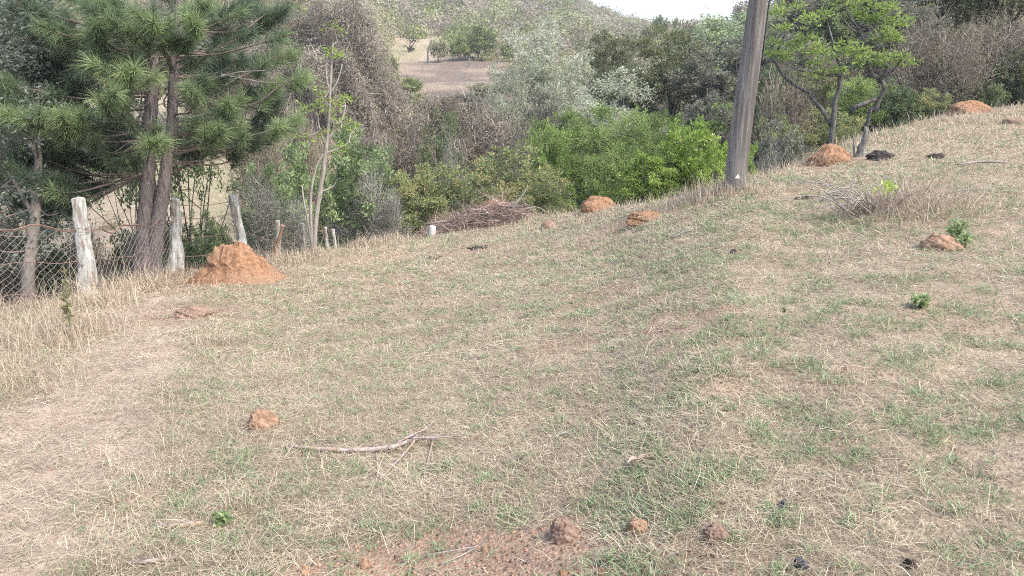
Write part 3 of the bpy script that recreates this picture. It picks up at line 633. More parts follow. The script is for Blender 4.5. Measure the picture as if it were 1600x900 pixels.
mound(567, 888, 22, 15, 'small orange clod on the left of the bare soil', 'clod', 13, 'clod', 'earth_clod', 'clods at the bottom of the slope', .3, fine=.12)
mound(473, 902, 22, 12, 'orange clod cut by the bottom edge left of centre', 'clod', 14, 'clod', 'earth_clod', 'clods at the bottom of the slope', .3, fine=.12)
mound(757, 863, 14, 11, 'tiny orange clod in the middle of the bare soil', 'clod', 15, 'clod', 'earth_clod', 'clods at the bottom of the slope', .3, fine=.12)
mound(880, 902, 18, 9, 'small orange clod at the bottom edge below the greyish clod', 'clod', 16, 'clod', 'earth_clod', 'clods at the bottom of the slope', .3, fine=.12)
mound(1083, 868, 16, 9, 'small orange crumb of earth below the dark brown clod', 'clod', 17, 'clod', 'earth_clod', 'clods at the bottom of the slope', .35, fine=.15)
mound(940, 902, 22, 10, 'orange clod at the bottom edge below the smooth orange clod', 'clod', 18, 'clod', 'earth_clod', 'clods at the bottom of the slope', .35, fine=.15)
mound(1222, 800, 15, 13, 'small dark grey stone standing in grass', 'stone', 19, 'stone', 'stone', 'dark stones in the grass', .45, fine=.25)
mound(1254, 893, 24, 13, 'dark stone near the bottom edge, left of the black one', 'stone', 20, 'stone', 'stone', 'dark stones in the grass', .45, fine=.25)
mound(1426, 890, 18, 12, 'black stone near the bottom edge on the right', 'dung', 21, 'stone', 'stone', 'dark stones in the grass', .45, fine=.25)
mound(858, 357, 24, 10, 'rounded greyish lump on the slope below the brush pile', 'browncl', 22, 'earth lump', 'earth_lump', 'loose earth lumps', .2, seg=14)
mound(1592, 194, 26, 6, 'brownish earth lump at the right edge near the top of the slope', 'browncl', 23, 'earth lump', 'earth_lump', 'loose earth lumps', .4, fine=.2, seg=14)
mound(1148, 398, 12, 7, 'small dark lump in the middle of the slope', 'dung', 24, 'dung', 'dung_lump', 'dung on the slope', .4, seg=10)
def dungpile(px, py, wpx, label, seed, k=6, hp=8):
    rg = np.random.default_rng(seed); c = gp(px, py); m = math.hypot(c[0], c[1]) / F; mb = MB()
    for i in range(k):
        p = np.array([c[0] + rg.normal(0, wpx * m * .28), c[1] + rg.normal(0, wpx * m * .3), 0]); s = hp * m * rg.uniform(.35, .8)
        v = unit(rg.normal(size=(60, 3))); 
        th = np.linspace(0, 6.283, 9)[:-1]; rows = []
        for ph in (-.9, -.4, .1, .6, 1.1): rows.append(np.stack([np.cos(th) * math.cos(ph), np.sin(th) * math.cos(ph), np.full(8, math.sin(ph))], 1))
        V = np.concatenate(rows) * s * rg.uniform(.7, 1.3, (40, 1)) * np.array([1.4, 1.3, .8]); V = np.vstack([V, [0, 0, s * .7]])
        q = [(a * 8 + b, a * 8 + (b + 1) % 8, a * 8 + 8 + (b + 1) % 8, a * 8 + 8 + b) for a in range(4) for b in range(8)]
        t = [(32 + b, 32 + (b + 1) % 8, 40) for b in range(8)]; p[2] = float(H(p[0], p[1])) + s * .25; mb.add(V + p - c, q, t)
    o = mb.build('dung_pile', M['dung']); o.location = c; tag(o, label, 'dung', 'dung on the slope')
dungpile(1372, 249, 34, 'black dung pile beside the grey stump', 31, 9, 12)
dungpile(1462, 248, 30, 'dark dung scattered right of the stump near the top', 32, 5, 9)
dungpile(738, 390, 34, 'dark dung scattered on the slope below the brush pile', 33, 7, 6)
dungpile(1245, 310, 30, 'thin dark dung right of the utility pole foot', 34, 6, 5)
dungpile(680, 404, 24, 'small dark dung crumbs left of the scattered dung', 35, 5, 5)

# ------------------------------------------------------------------ fallen branch, sticks, straw bits
def lift(px, py, dz=0., r=None):
    g = gp(px, py); g[2] += dz; return g
def stick(name, label, paths, mat, cat='stick', group='loose sticks on the grass', seed=0):
    """paths: list of (pixel points, widths px, lift m, part name); first = the main piece"""
    rg = np.random.default_rng(seed); root = None; org = gp(*paths[0][0][0])
    for i, (pts, ws, dz, nm) in enumerate(paths):
        g = [lift(p[0], p[1], dz if np.isscalar(dz) else dz[k]) for k, p in enumerate(pts)]; m = math.hypot(*g[0][:2]) / F
        pp = smoothpath(g, 4); rr = np.interp(np.linspace(0, 1, len(pp)), np.linspace(0, 1, len(ws)), ws) * m / 2
        mb = MB(); tube(mb, pp - org, rr, 8, rg, .06)
        o = mb.build(name if i == 0 else nm, M[mat], root, smooth=True)
        if i == 0: root = o; o.location = org; tag(o, label, cat, group)
    return root
stick('fallen_branch', 'long peeled branch with forked twigs lying in the grass', [
    ([(445, 704), (500, 708), (560, 711), (610, 707), (640, 697), (684, 688)], [4, 6.5, 8, 8.5, 6.5, 4], .026, ''),
    ([(608, 709), (628, 697), (650, 688), (668, 680), (680, 668)], [4, 4, 3.2, 2.6, 1.6], [.03, .035, .04, .045, .05], 'twig'),
    ([(652, 692), (643, 706), (618, 732), (574, 770)], [3, 3.6, 3, 1.8], [.045, .04, .025, .01], 'twig'),
    ([(640, 698), (680, 698), (745, 694)], [4, 3, 1.5], .05, 'twig'),
    ([(678, 692), (671, 720), (663, 745)], [3, 3, 2], [.03, .025, .01], 'twig'),
    ([(588, 712), (590, 728), (590, 742)], [3, 3, 2], [.02, .02, .01], 'twig')], 'stick', 'fallen branch', None, 1)
stick('stick', 'short thick pale stick lying left of the small green weed', [([(246, 825), (280, 826), (318, 824)], [8, 9, 8], .014, '')], 'stick', seed=2)
stick('stick', 'greyish stick near the bottom left corner', [([(200, 886), (240, 882), (275, 876)], [6, 7, 6], .012, ''), ([(266, 879), (268, 872)], [3, 2], .02, 'twig')], 'stick', seed=3)
stick('stick', 'pale forked stick on the slope below the low broken mound', [([(1048, 374), (1062, 369), (1078, 358)], [3, 4, 3], .02, ''), ([(1062, 369), (1080, 364)], [3, 2], .03, 'twig')], 'palebark', seed=4)
stick('stick', 'straw coloured stalk lying right of the fallen branch', [([(862, 690), (880, 681), (900, 674)], [3.5, 4, 3], .012, '')], 'palebark', seed=5)
stick('stick', 'thin dark stick on the grass right of the dead shrub', [([(1495, 262), (1530, 259), (1575, 260)], [2, 2.4, 1.5], .05, '')], 'twig', seed=6)
stick('stick', 'short dark stick on the path above the reddish hump', [([(255, 523), (275, 519), (296, 514)], [3.5, 3.5, 2], .01, '')], 'twig', seed=7)
stick('dry_stalk', 'forked yellow straw stalk lying on the bare soil', [([(660, 876), (705, 868), (745, 862)], [1.5, 2, 2.4], .02, ''), ([(690, 890), (720, 877), (745, 863)], [1.2, 2, 2], .015, 'stem')], 'palebark', 'stalk', None, 8)
def curled_leaf():
    c = gp(1005, 727); mb = MB(); rg = np.random.default_rng(5)
    for (cx, sx, h0) in ((-.035, .05, 0.), (.02, .05, .6), (.045, .03, 1.4)):
        u = np.linspace(-1, 1, 9); V = []
        for i in range(7):
            t = i / 6; w = math.sin(math.pi * (t * .9 + .05)); V.append(np.stack([cx + (t - .5) * 2 * sx + u * 0, u * w * .018, .008 + abs(u) ** 1.5 * w * .02 + .008 * math.sin(t * 7 + h0) + rg.normal(0, .0015, 9)], 1))
        q = [(i * 9 + j, i * 9 + j + 1, i * 9 + 10 + j, i * 9 + 9 + j) for i in range(6) for j in range(8)]; mb.add(np.concatenate(V) + [0, 0, .012], q, None, rg.random())
    o = mb.build('curled_leaf', M['leaf_dry'], smooth=True); o.location = c; o.rotation_euler.z = .45; tag(o, 'curled pinkish dead leaf lying in the grass', 'dead leaf')
curled_leaf()

# ------------------------------------------------------------------ brush pile, white stump, grey stump, dead shrub, weeds
def brush_pile():
    rg = np.random.default_rng(9); A = gp(672, 362); B = gp(815, 345); o = empty('brush_pile', (A + B) / 2); tag(o, 'pile of cut reddish twigs and branches on the brow', 'brush pile')
    c0 = (A + B) / 2; mb = MB(); n = 2600; t = rg.random(n); L = np.linalg.norm(B - A)
    ht = np.interp(t, [0, .15, .5, .75, 1], [.14, .24, .30, .42, .28]); p = A + (B - A) * t[:, None] + np.stack([rg.normal(0, .1, n), rg.normal(.25, .3, n), rg.random(n) * ht], 1)
    p[:, 2] = H(p[:, 0], p[:, 1]) + rg.random(n) * ht; hd = rg.normal(0, .9, n) + np.where(rg.random(n) < .5, math.pi, 0) + .15
    d = np.stack([np.cos(hd), np.sin(hd) * .7, rg.normal(.12, .16, n)], 1)
    strands(mb, rg, p - c0 - d * .3, d + rg.normal(0, .25, (n, 3)), rg.uniform(.25, .9, n), rg.uniform(.006, .015, n), .28, .04); mb.build('twigs', M['brush'], o)
    mb = MB()
    for i in range(14):
        t = rg.random(); q = A + (B - A) * t; q[2] = float(H(q[0], q[1])) + rg.uniform(.04, .35); q[1] += rg.normal(.2, .2); a = rg.normal(.1, .35); l = rg.uniform(.4, .9)
        d = np.array([math.cos(a), math.sin(a) * .6, rg.normal(.1, .12)]) * l; tube(mb, smoothpath([q - c0 - d / 2, q - c0 + rg.normal(0, .04, 3), q - c0 + d / 2]), np.linspace(.02, .008, 9), 5, rg, .1)
    mb.build('branch', M['brownbark'], o, smooth=True)
    g = gp(798, 348); r = math.hypot(*g[:2]) ; mb = MB(); pts = [P(796, 338, r) - c0, P(806, 318, r) - c0, P(817, 304, r) - c0, P(825, 291, r) - c0]
    tube(mb, smoothpath(pts), np.linspace(.028, .01, 13), 6, rg, .08); b = mb.build('pale_branch', M['palebark'], o, smooth=True); b['label'] = 'pale bare branch sticking up from the pile'
    g = gp(770, 350)
    lump('earth', (P(772, 338, 16.4) - c0), .45, .4, .38, M['mound'], 44, o, rough=.4, fine=.15)['label'] = 'reddish earth heap under the twigs'
brush_pile()
def white_stump():
    g = at(671, 15.6); m = math.hypot(*g[:2]) / F; mb = MB(); rg = np.random.default_rng(3)
    tube(mb, [g * 0 + [0, 0, -.05], [0, 0, .06], [.004, 0, 17 * m], [.006, 0, 18 * m]], [5.6 * m, 5.6 * m, 5.2 * m, 4.7 * m], 14, rg, .03); o = mb.build('pale_stump', M['white'], smooth=False); o.location = g
    tag(o, 'short white block standing at the left end of the brush pile', 'block')
white_stump()
def grey_stump():
    g = gp(1346, 244); r = math.hypot(*g[:2]); mb = MB(); rg = np.random.default_rng(4)
    tube(mb, smoothpath([P(1345, 246, r) - g, P(1346, 232, r) - g, P(1352, 215, r) - g, P(1352, 198, r) - g]), [.11, .10, .085, .08, .075, .07, .06, .055, .05, .045, .04, .035, .02], 8, rg, .12)
    tube(mb, smoothpath([P(1349, 222, r) - g, P(1356, 212, r) - g, P(1358, 204, r) - g]), np.linspace(.035, .012, 9), 6, rg, .1)
    tube(mb, smoothpath([P(1335, 245, r) - g, P(1334, 225, r) - g, P(1333, 212, r) - g]), np.linspace(.02, .01, 9), 5, rg, .1)
    o = mb.build('tree_stump', M['greybark'], smooth=True); o.location = g; tag(o, 'small grey dead stump beside a straw-draped orange mound', 'stump')
grey_stump()
def dead_shrub():
    c = gp(1358, 338); r = math.hypot(*c[:2]); rg = np.random.default_rng(6); o = empty('dead_shrub', c); tag(o, 'sprawling grey dead shrub grown through with tall dry grass', 'shrub')
    mb = MB()
    for i in range(36):
        s = np.array([rg.normal(.1, .15), rg.normal(.1, .15), .02]); hd = rg.normal(math.pi + .25, .55) if rg.random() < .7 else rg.uniform(0, 6.28); l = rg.uniform(.35, 1.0)
        e = s + np.array([math.cos(hd) * l, math.sin(hd) * l * .7, rg.uniform(.02, .3)]); e[2] = max(e[2], float(H(c[0] + e[0], c[1] + e[1])) - c[2] + .02)
        m = (s + e) / 2 + [0, 0, rg.uniform(.05, .2)]; tube(mb, smoothpath([s, m, e]), np.linspace(.007, .003, 9), 4, rg, .1, False)
    mb.build('stems', M['twig'], o); mb = MB(); n = 1900
    t = rg.random(n); x = .15 + rg.normal(0, .38, n) + .2; y = rg.normal(.05, .34, n); hh = np.interp(x, [-.4, .1, .5, .9], [.16, .34, .44, .28]) * rg.gamma(3, .25, n).clip(.15, 1.5)
    p = np.stack([x, y, H(c[0] + x, c[1] + y) - c[2]], 1); d = np.stack([rg.normal(.05, .6, n), rg.normal(0, .5, n), np.ones(n)], 1); strands(mb, rg, p, d, hh, .006, .22, .08)
    mb.build('dry_blades', M['tallstraw'], o); mb = MB(); g = P(1386, 296, r) - c; n = 40
    leaves(mb, rg, g + rg.normal(0, .035, (n, 3)) , rg.normal(size=(n, 3)) + [0, 0, .6], .07, .03, .8 + rg.normal(0, .1, n)); q = mb.build('green_sprig', M['l_lime'], o); q['label'] = 'bright lime green leafy tip'
    mb = MB(); tube(mb, smoothpath([np.array([.2, 0, 0]), (g + [.2, 0, 0]) / 2, g]), np.linspace(.006, .003, 9), 4); mb.build('sprig_stem', M['brownbark'], o)
dead_shrub()
def weed(px, py, hpx, wpx, label, n=9, lw=.35, seed=1, mat='l_mid', name='weed'):
    c = gp(px, py); m = math.hypot(*c[:2]) / F; rg = np.random.default_rng(seed); o = empty(name, c); tag(o, label, 'weed'); st = MB(); lf = MB()
    for i in range(n):
        a = rg.uniform(0, 6.28); k = rg.random(); e = np.array([math.cos(a) * wpx * m * .5 * k, math.sin(a) * wpx * m * .4 * k, hpx * m * rg.uniform(.5, 1)]); p = smoothpath([np.zeros(3), e * .5 + [0, 0, e[2] * .15], e])
        tube(st, p, np.linspace(.005, .002, len(p)), 4, None, 0, False)
        for q in p[3:]:
            k2 = 4; leaves(lf, rg, np.repeat(q[None], k2, 0), rg.normal(size=(k2, 3)) + [0, 0, .4], hpx * m * lw * rg.uniform(.6, 1.2, k2), hpx * m * lw * .42, .62 + rg.normal(0, .2, k2), .1)
    st.build('stem', M['l_mid'], o); lf.build('leaves', M[mat], o)
weed(1494, 378, 34, 26, 'upright green weed behind the flat orange lump', 4, .34, 1)
weed(1508, 388, 20, 18, 'lower green weed right of the flat orange lump', 4, .36, 2)
weed(1441, 482, 18, 34, 'low dense green tuft on the right of the slope', 16, .5, 3, 'l_mid', 'grass_tuft')
weed(347, 822, 20, 34, 'dark green leafy weed beside the short thick stick', 9, .6, 4)
weed(113, 530, 95, 22, 'tall thin dead weed with a dark reddish stem before the thick post', 3, .12, 8, 'l_rust')
weed(1225, 488, 6, 12, 'tiny green sprig in mid slope', 5, .8, 5)

# ------------------------------------------------------------------ utility pole
def utility_pole():
    b = gp(1147, 298, 14); r = math.hypot(*b[:2]); o = empty('utility_pole', b); tag(o, 'leaning weathered wooden utility pole on the brow of the slope', 'pole'); rg = np.random.default_rng(2)
    pts = [P(1145, 312, r) - b, P(1149, 285, r) - b, P(1158, 200, r) - b, P(1172, 100, r) - b, P(1185, 0, r) - b]; e = pts[-1] + (pts[-1] - pts[-2]) * 2.2
    pts.append(pts[-1] + (pts[-1] - pts[-2])); pts.append(e); m = r / F / math.cos(azi(1150))
    pp = smoothpath(pts, 8); w = np.interp(pp[:, 2], [pts[0][2], pts[1][2], pts[2][2], pts[4][2], e[2]], np.array([33, 31, 30, 25, 18]) * m / 2)
    mb = MB(); tube(mb, pp, w, 28, rg, .008); mb.build('shaft', M['pole'], o, smooth=True)
    t = P(1147.5, 273, r) - b; w0 = .15; t = t + np.array([0, -w0 - .008, 0]); s = .035; mb = MB()
    for dy in (0, .004): pass
    V = np.array([[-s, 0, -s * .9], [s, 0, -s * .9], [0, 0, s], [-s, .012, -s * .9], [s, .012, -s * .9], [0, .012, s]]) + t
    mb.add(V, [(0, 1, 4, 3), (1, 2, 5, 4), (2, 0, 3, 5)], [(0, 2, 1), (3, 4, 5)]); q = mb.build('marker_plate', M['white'], o); q['label'] = 'small white triangular plate near the foot'
    mb = MB(); c = []
    for k in range(5, len(pp)):
        if pp[k, 2] > (P(1180, 110, r) - b)[2]: c.append(pp[k] + np.array([w[k] * 1.04 + .012, -.02, 0]))
    tube(mb, c, .012, 6); mb.build('cable_duct', M['stone'], o, smooth=True)
    mb = MB(); d0 = P(1160, 295, r) - b; tube(mb, smoothpath([d0 + [0, -.2, -.1], d0 + [.06, -.2, .05], d0 + [.1, -.18, .12], d0 + [.07, -.18, .18]]), .005, 5); mb.build('loose_wire', M['stone'], o)
utility_pole()

# ------------------------------------------------------------------ fence
def fence():
    rg = np.random.default_rng(8)
    F0 = gp(-420, 505); o = empty('wire_fence', gp(141, 458)); org = np.array(o.location); tag(o, 'old fence of white weathered posts and rusty wire mesh beside the pine', 'fence')
    specs = [((139, 460), (123, 310), 21, 15, 'postwood', 'thick white leaning post with peeling lichen'), ((274, 424), (274, 311), 21, 11, 'postwood', 'pale greenish post right of the pine trunk'),
             ((384, 392), (364, 305), 12, 12, 'postwood', 'post leaning left behind the big mound'), ((436, 408), (433, 345), 7, 7, 'postwood', None), ((474, 396), (473, 349), 6, 6, 'postwood', None),
             ((514, 398), (508, 355), 6, 5, 'postwood', None), ((530, 392), (520, 358), 5, 5, 'postwood', None)]
    rs = [11.3, 13.0, 13.6, 14.2, 15.0, 15.9, 16.6]; feet = []
    for (b, t, w0, w1, mt, lb), r in zip(specs, rs):
        p0 = P(b[0], b[1], r); gz = float(H(p0[0], p0[1])); p1 = P(t[0], t[1], r + .05); m = r / F / math.cos(azi(b[0])); p0[2] = min(p0[2], gz) ; d = p1 - p0; base = p0 - d * .15
        mb = MB(); pts = [base + (p1 - base) * k for k in np.linspace(0, 1, 12)]; pts = [p + np.append(rg.normal(0, .006, 2), 0) for p in pts]
        tube(mb, np.array(pts) - org, np.interp(np.linspace(0, 1, 12), [0, .25, .6, 1], [w0 * 1.15, w0, (w0 + w1) / 2, w1]) * m / 2, 10, rg, .07); q = mb.build('post', M[mt], o, smooth=False); feet.append((p0, p1))
        if lb: q['label'] = lb
    def bar(a, b, r, w, nm, mt, lb=None):
        p, q_ = P(*a, r), P(*b, r - .25); mb = MB(); tube(mb, np.array([p, (p + q_) / 2 + .004, q_]) - org, w * r / F / 2, 6, rg, .08); z = mb.build(nm, M[mt], o)
        if lb: z['label'] = lb
    bar((424, 412), (442, 352), 14.2, 5.5, 'prop', 'plank', 'reddish plank leaning on the fence'); bar((388, 392), (374, 376), 13.5, 6, 'prop', 'postwood')
    # wire mesh panels: left edge -> first post -> second post
    A = P(-330, 520, 9.6); A[2] = float(H(A[0], A[1]))
    def panel(a, ta, b, tb, step=.105):
        mb = MB(); L = np.linalg.norm((b - a)[:2]); n = int(L / step); hh = 1.0
        def pt(u, v): 
            lo = a + (b - a) * u; hi = ta + (tb - ta) * u; p = lo + (hi - lo) * v; p[2] += .03 * math.sin(u * 17) * v + .02 * math.sin(v * 9 + u * 30); p[1] += .04 * math.sin(u * 11 + v * 3); return p
        k = int(round(np.linalg.norm(ta - a) / step))
        for dirn in (1, -1):
            for i in range(-k, n + 1):
                seg = []
                for s in range(0, k + 1):
                    u = (i + s) / n if dirn > 0 else (i + k - s) / n
                    if -.001 <= u <= 1.001: seg.append(pt(min(1, max(0, u)), s / k))
                if len(seg) > 2: tube(mb, np.array(seg) - org, .0034 if dirn > 0 else .0018, 3, None, 0, False)
        mb.build('wire_mesh', M['galv'], o)
        mb = MB()
        for v in (1.0, .985, .5, .02): tube(mb, np.array([pt(u, v) + [0, 0, .01 * math.sin(u * 40)] for u in np.linspace(0, 1, 30)]) - org, .009 if v == 1.0 else .005, 4, None, 0, False)
        mb.build('top_wire', M['rust'], o)
    tA = A + [0, 0, .95]; (p0, p1) = feet[0]; t0 = p0 + (p1 - p0) * .68; panel(A, tA, p0 + [0, 0, .03], t0)
    (q0, q1) = feet[1]; panel(p0 + [.1, .05, .03], p0 + (p1 - p0) * .66, q0 + [0, .1, .03], q0 + (q1 - q0) * .72)
    mb = MB()
    for (a0, a1), (b0, b1) in zip(feet[1:-1], feet[2:]):
        for v in (.25, .5, .75, .92): 
            s = a0 + (a1 - a0) * v; e = b0 + (b1 - b0) * v; tube(mb, smoothpath([s, (s + e) / 2 - [0, 0, .04], e]) - org, .005, 4, None, 0, False)
    mb.build('strand_wire', M['rust'], o)
    mb = MB()   # wire windings round the thick posts
    for (a0, a1), w in ((feet[0], .11), (feet[1], .085), (feet[2], .065)):
        for v in (.35, .68, .72):
            c = a0 + (a1 - a0) * v; th = np.linspace(0, 6.28, 14); tube(mb, np.stack([c[0] + np.cos(th) * w, c[1] + np.sin(th) * w, c[2] + .02 * np.sin(th * 2)], 1) - org, .005, 4, None, 0, False)
    mb.build('binding_wire', M['rust'], o)
fence()

# ------------------------------------------------------------------ pine
def pine():
    rg = np.random.default_rng(13); R0 = 12.9; b = P(230, 436, R0); b[2] = float(H(b[0], b[1])); m = R0 / F / math.cos(azi(230))
    o = empty('pine_tree', b); tag(o, 'two-stemmed pine with long green needles beside the fence', 'pine tree')
    def rel(px, py, dr=0.): return P(px, py, R0 + dr) - b
    st = []
    for pts, ws in (([(226, 455, 0), (224, 420, 0), (226, 370, .02), (230, 300, .05), (232, 240, .08), (235, 180, .1), (239, 120, .1), (243, 60, .1), (246, 0, .1), (250, -90, .1), (254, -200, .1), (256, -300, .1)], [33, 27, 22, 19, 17, 16, 14, 12, 10, 8, 5, 3]),
                    ([(240, 455, 0), (238, 420, -.02), (245, 360, -.06), (255, 300, -.1), (262, 245, -.1), (269, 190, -.1), (271, 120, -.1), (277, 60, -.1), (281, 0, -.1), (286, -100, -.1), (290, -230, -.1)], [27, 23, 18, 16, 14, 13, 11, 10, 9, 6, 3])):
        pp = smoothpath([rel(*p) for p in pts], 6); rr = np.interp(np.linspace(0, 1, len(pp)), np.linspace(0, 1, len(ws)), np.array(ws) * m / 2)
        mb = MB(); tube(mb, pp, rr, 16, rg, .05); mb.build('trunk', M['pinebark'], o, smooth=True); st.append(pp)
    br = MB(); nd = MB()
    def tuft(p, d, s=1., bright=.5, n=235):
        d = unit(d); k = rg.random(n); base = p - d * (.02 + k[:, None] * .36 * s)
        ax = unit(rg.normal(size=(n, 3))); ax = unit(ax - d * (ax @ d)[:, None]); spread = np.interp(k, [0, 1], [.75, 1.25])[:, None]
        a = unit(d * (1.0 + rg.normal(0, .2, (n, 1))) + ax * spread + np.array([0, 0, -.16]) + rg.normal(0, .22, (n, 3))); L = rg.uniform(.16, .30, n)[:, None] * s
        side = unit(np.cross(a, rg.normal(size=(n, 3)))) * .0030; mid = base + a * L * .55; a2 = unit(a + np.array([0, 0, -.30])); tip = mid + a2 * L * .45
        V = np.stack([base - side, base + side, mid + side * .9, mid - side * .9, tip], 1).reshape(-1, 3); q = np.arange(n)[:, None] * 5
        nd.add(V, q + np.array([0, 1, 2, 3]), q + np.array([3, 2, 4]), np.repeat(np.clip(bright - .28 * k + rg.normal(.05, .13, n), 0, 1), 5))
        tube(br, np.array([p - d * .4 * s, p - d * .15, p]), [.009, .008, .006], 5, None, 0, False)
    def branch(tx, ty, dr, s=1.0, bright=.5, stem=None, side=3, rise=.25, w=.022):
        e = rel(tx, ty, dr); k = st[stem if stem is not None else (0 if tx < 245 else 1)]; hz = e[2] - rg.uniform(-.05, .3) - .12 * np.linalg.norm(e[:2] - k[0][:2])
        j = int(np.argmin(abs(k[:, 2] - max(hz, 1.8)))); s0 = k[j]; L = np.linalg.norm(e - s0); mid = s0 * .5 + e * .5 + np.array([0, 0, -.08 * L]) + rg.normal(0, .04, 3) * L
        pre = e - np.array([(e - s0)[0] * .18, (e - s0)[1] * .18, .12 * L * rise + .05]); p = smoothpath([s0, mid, pre, e]); tube(br, p, np.linspace(min(.022, w * (.6 + .4 * L)), .006, len(p)), 6, rg, .08, False)
        d = unit(p[-1] - p[-3]) + np.array([0, 0, .35]); tuft(e, d, s, bright)
        for q in range(side):
            i = rg.integers(int(len(p) * .45), len(p) - 1); c = p[i]; dd = unit(p[i + 1] - p[i]); lat = unit(np.cross(dd, [0, 0, 1.])) * rg.choice([-1, 1]); l = rg.uniform(.22, .5) * (1.1 - .3 * i / len(p))
            e2 = c + (dd * .7 + lat * rg.uniform(.4, .9) + np.array([0, 0, rg.uniform(-.05, .35)])) * l; tube(br, smoothpath([c, (c + e2) / 2 - [0, 0, .03], e2], 3), np.linspace(.01, .006, 7), 5, None, 0, False)
            tuft(e2, e2 - c + np.array([0, 0, .12]), s * rg.uniform(.8, 1.05), bright - rg.uniform(.0, .25))
    T = [(35, 182, -1.3, .8), (86, 182, -1.2, .85), (100, 208, -.9, .7), (152, 152, -1.6, .75), (190, 108, -1.6, .9), (240, 30, -1.5, .8), (310, 35, -1.3, .9), (290, 12, -1.1, .7), (482, 118, -.6, .8), (455, 82, -.2, .7), (444, 196, -.8, .85),
         (415, 100, .4, .5), (362, 168, -.8, .75), (350, 202, -1.0, .8), (310, 145, -1.3, .7), (232, 218, -1.4, .8), (200, 185, -1., .5), (78, 295, -.9, .6), (135, 48, -1.0, .75), (95, 52, -.4, .7), (40, 46, .2, .45), (8, 128, -.5, .6),
         (5, 22, .6, .4), (60, 15, .3, .55), (155, 12, -.7, .7), (200, 40, -1.3, .7), (175, 25, -1., .5), (350, 60, .6, .35), (340, 22, .5, .4), (420, 35, .3, .4), (440, 15, .1, .45), (400, 10, .6, .4), (380, 95, .8, .35), (370, 60, .3, .35),
         (110, 85, .4, .35), (70, 95, .6, .35), (60, 120, .8, .3), (120, 130, .2, .4), (180, 190, .3, .4), (150, 215, .2, .5), (120, 240, .3, .4), (90, 250, .7, .3), (200, 245, -.6, .5), (310, 190, -.4, .6), (320, 230, .3, .4), (385, 225, .2, .5),
         (420, 215, .2, .45), (400, 150, .6, .4), (345, 110, .9, .3), (430, 165, .5, .4), (205, 75, .5, .45), (300, 90, .2, .5), (20, 95, 1., .3), (60, 160, .9, .35),
         (165, 250, .6, .35), (55, 280, -.6, .45), (105, 300, -.5, .4), (15, 165, -.6, .55), (180, 90, -1.0, .6), (330, 130, -.5, .5), (160, 170, .7, .3), (100, 165, .8, .35), (300, 55, -.9, .7), (225, 55, -.9, .7), (130, 190, -.3, .45), (340, 180, .2, .4), (215, 20, -.6, .6), (130, 280, .5, .3), (290, 225, .6, .3), (30, 240, .2, .4), (70, 225, .3, .35), (160, 225, .8, .3), (345, 215, .9, .3), (400, 200, .8, .35), (50, 320, .2, .4), (90, 320, .3, .4), (190, 215, .9, .3)]
    for (tx, ty, dr, bgt) in T: branch(tx, ty, dr, 1.0, min(.95, bgt * 1.05), side=2 if abs(tx - 255) < 60 else 4, w=.014)
    for (px, py, dr, s_) in ((330, 60, 0, 0),): pass
    for i in range(34):   # crown above and behind the picture
        a = rg.uniform(0, 6.28); k = rg.uniform(.4, 1.9); z = rg.uniform(3.4, 8.0); k *= np.interp(z, [3.4, 8], [1.2, .35]); s = st[0][int(np.argmin(abs(st[0][:, 2] - z)))]
        e = s + np.array([math.cos(a) * k, math.sin(a) * k, .3]); j = s; tube(br, smoothpath([j, (j + e) / 2 - [0, 0, .1], e]), np.linspace(.02, .007, 9), 5, None, 0, False); tuft(e, e - j + [0, 0, .3], 1, .6)
        for q in range(2): e2 = (j + e * 2) / 3 + rg.normal(0, .25, 3); tube(br, np.array([(j + e) / 2, e2]), .007, 4, None, 0, False); tuft(e2, e2 - j, 1, .4)
    # bare grey dead limbs seen on the trunks
    gb = MB()
    for pts in ([(262, 95), (247, 100), (240, 118), (235, 128)], [(262, 95), (290, 118), (330, 123), (360, 112)], [(278, 108), (258, 95)], [(236, 190), (240, 165), (250, 178), (262, 195)], [(240, 205), (243, 190), (236, 170)], [(275, 183), (300, 183), (330, 175)], [(232, 228), (205, 222), (175, 240), (140, 250)], [(345, 120), (372, 113), (415, 110)], [(345, 116), (400, 127), (440, 130)]):
        tube(gb, smoothpath([rel(x, y, -.5) for x, y in pts], 4), np.linspace(.014, .006, (len(pts) - 1) * 4 + 1), 5, rg, .1, False)
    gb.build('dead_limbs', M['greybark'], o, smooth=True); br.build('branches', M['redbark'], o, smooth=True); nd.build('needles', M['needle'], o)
    # curved young leader in front of the stems
    mb = MB(); tube(mb, smoothpath([rel(270, 112, -.3), rel(262, 90, -.55), rel(251, 74, -.7), rel(257, 50, -.75), rel(250, 30, -.7)], 5), np.linspace(.035, .015, 21), 7, rg, .08); q = mb.build('leader', M['redbark'], o, smooth=True); q['label'] = 'thin crooked reddish stem curving in front of the trunks'
pine()

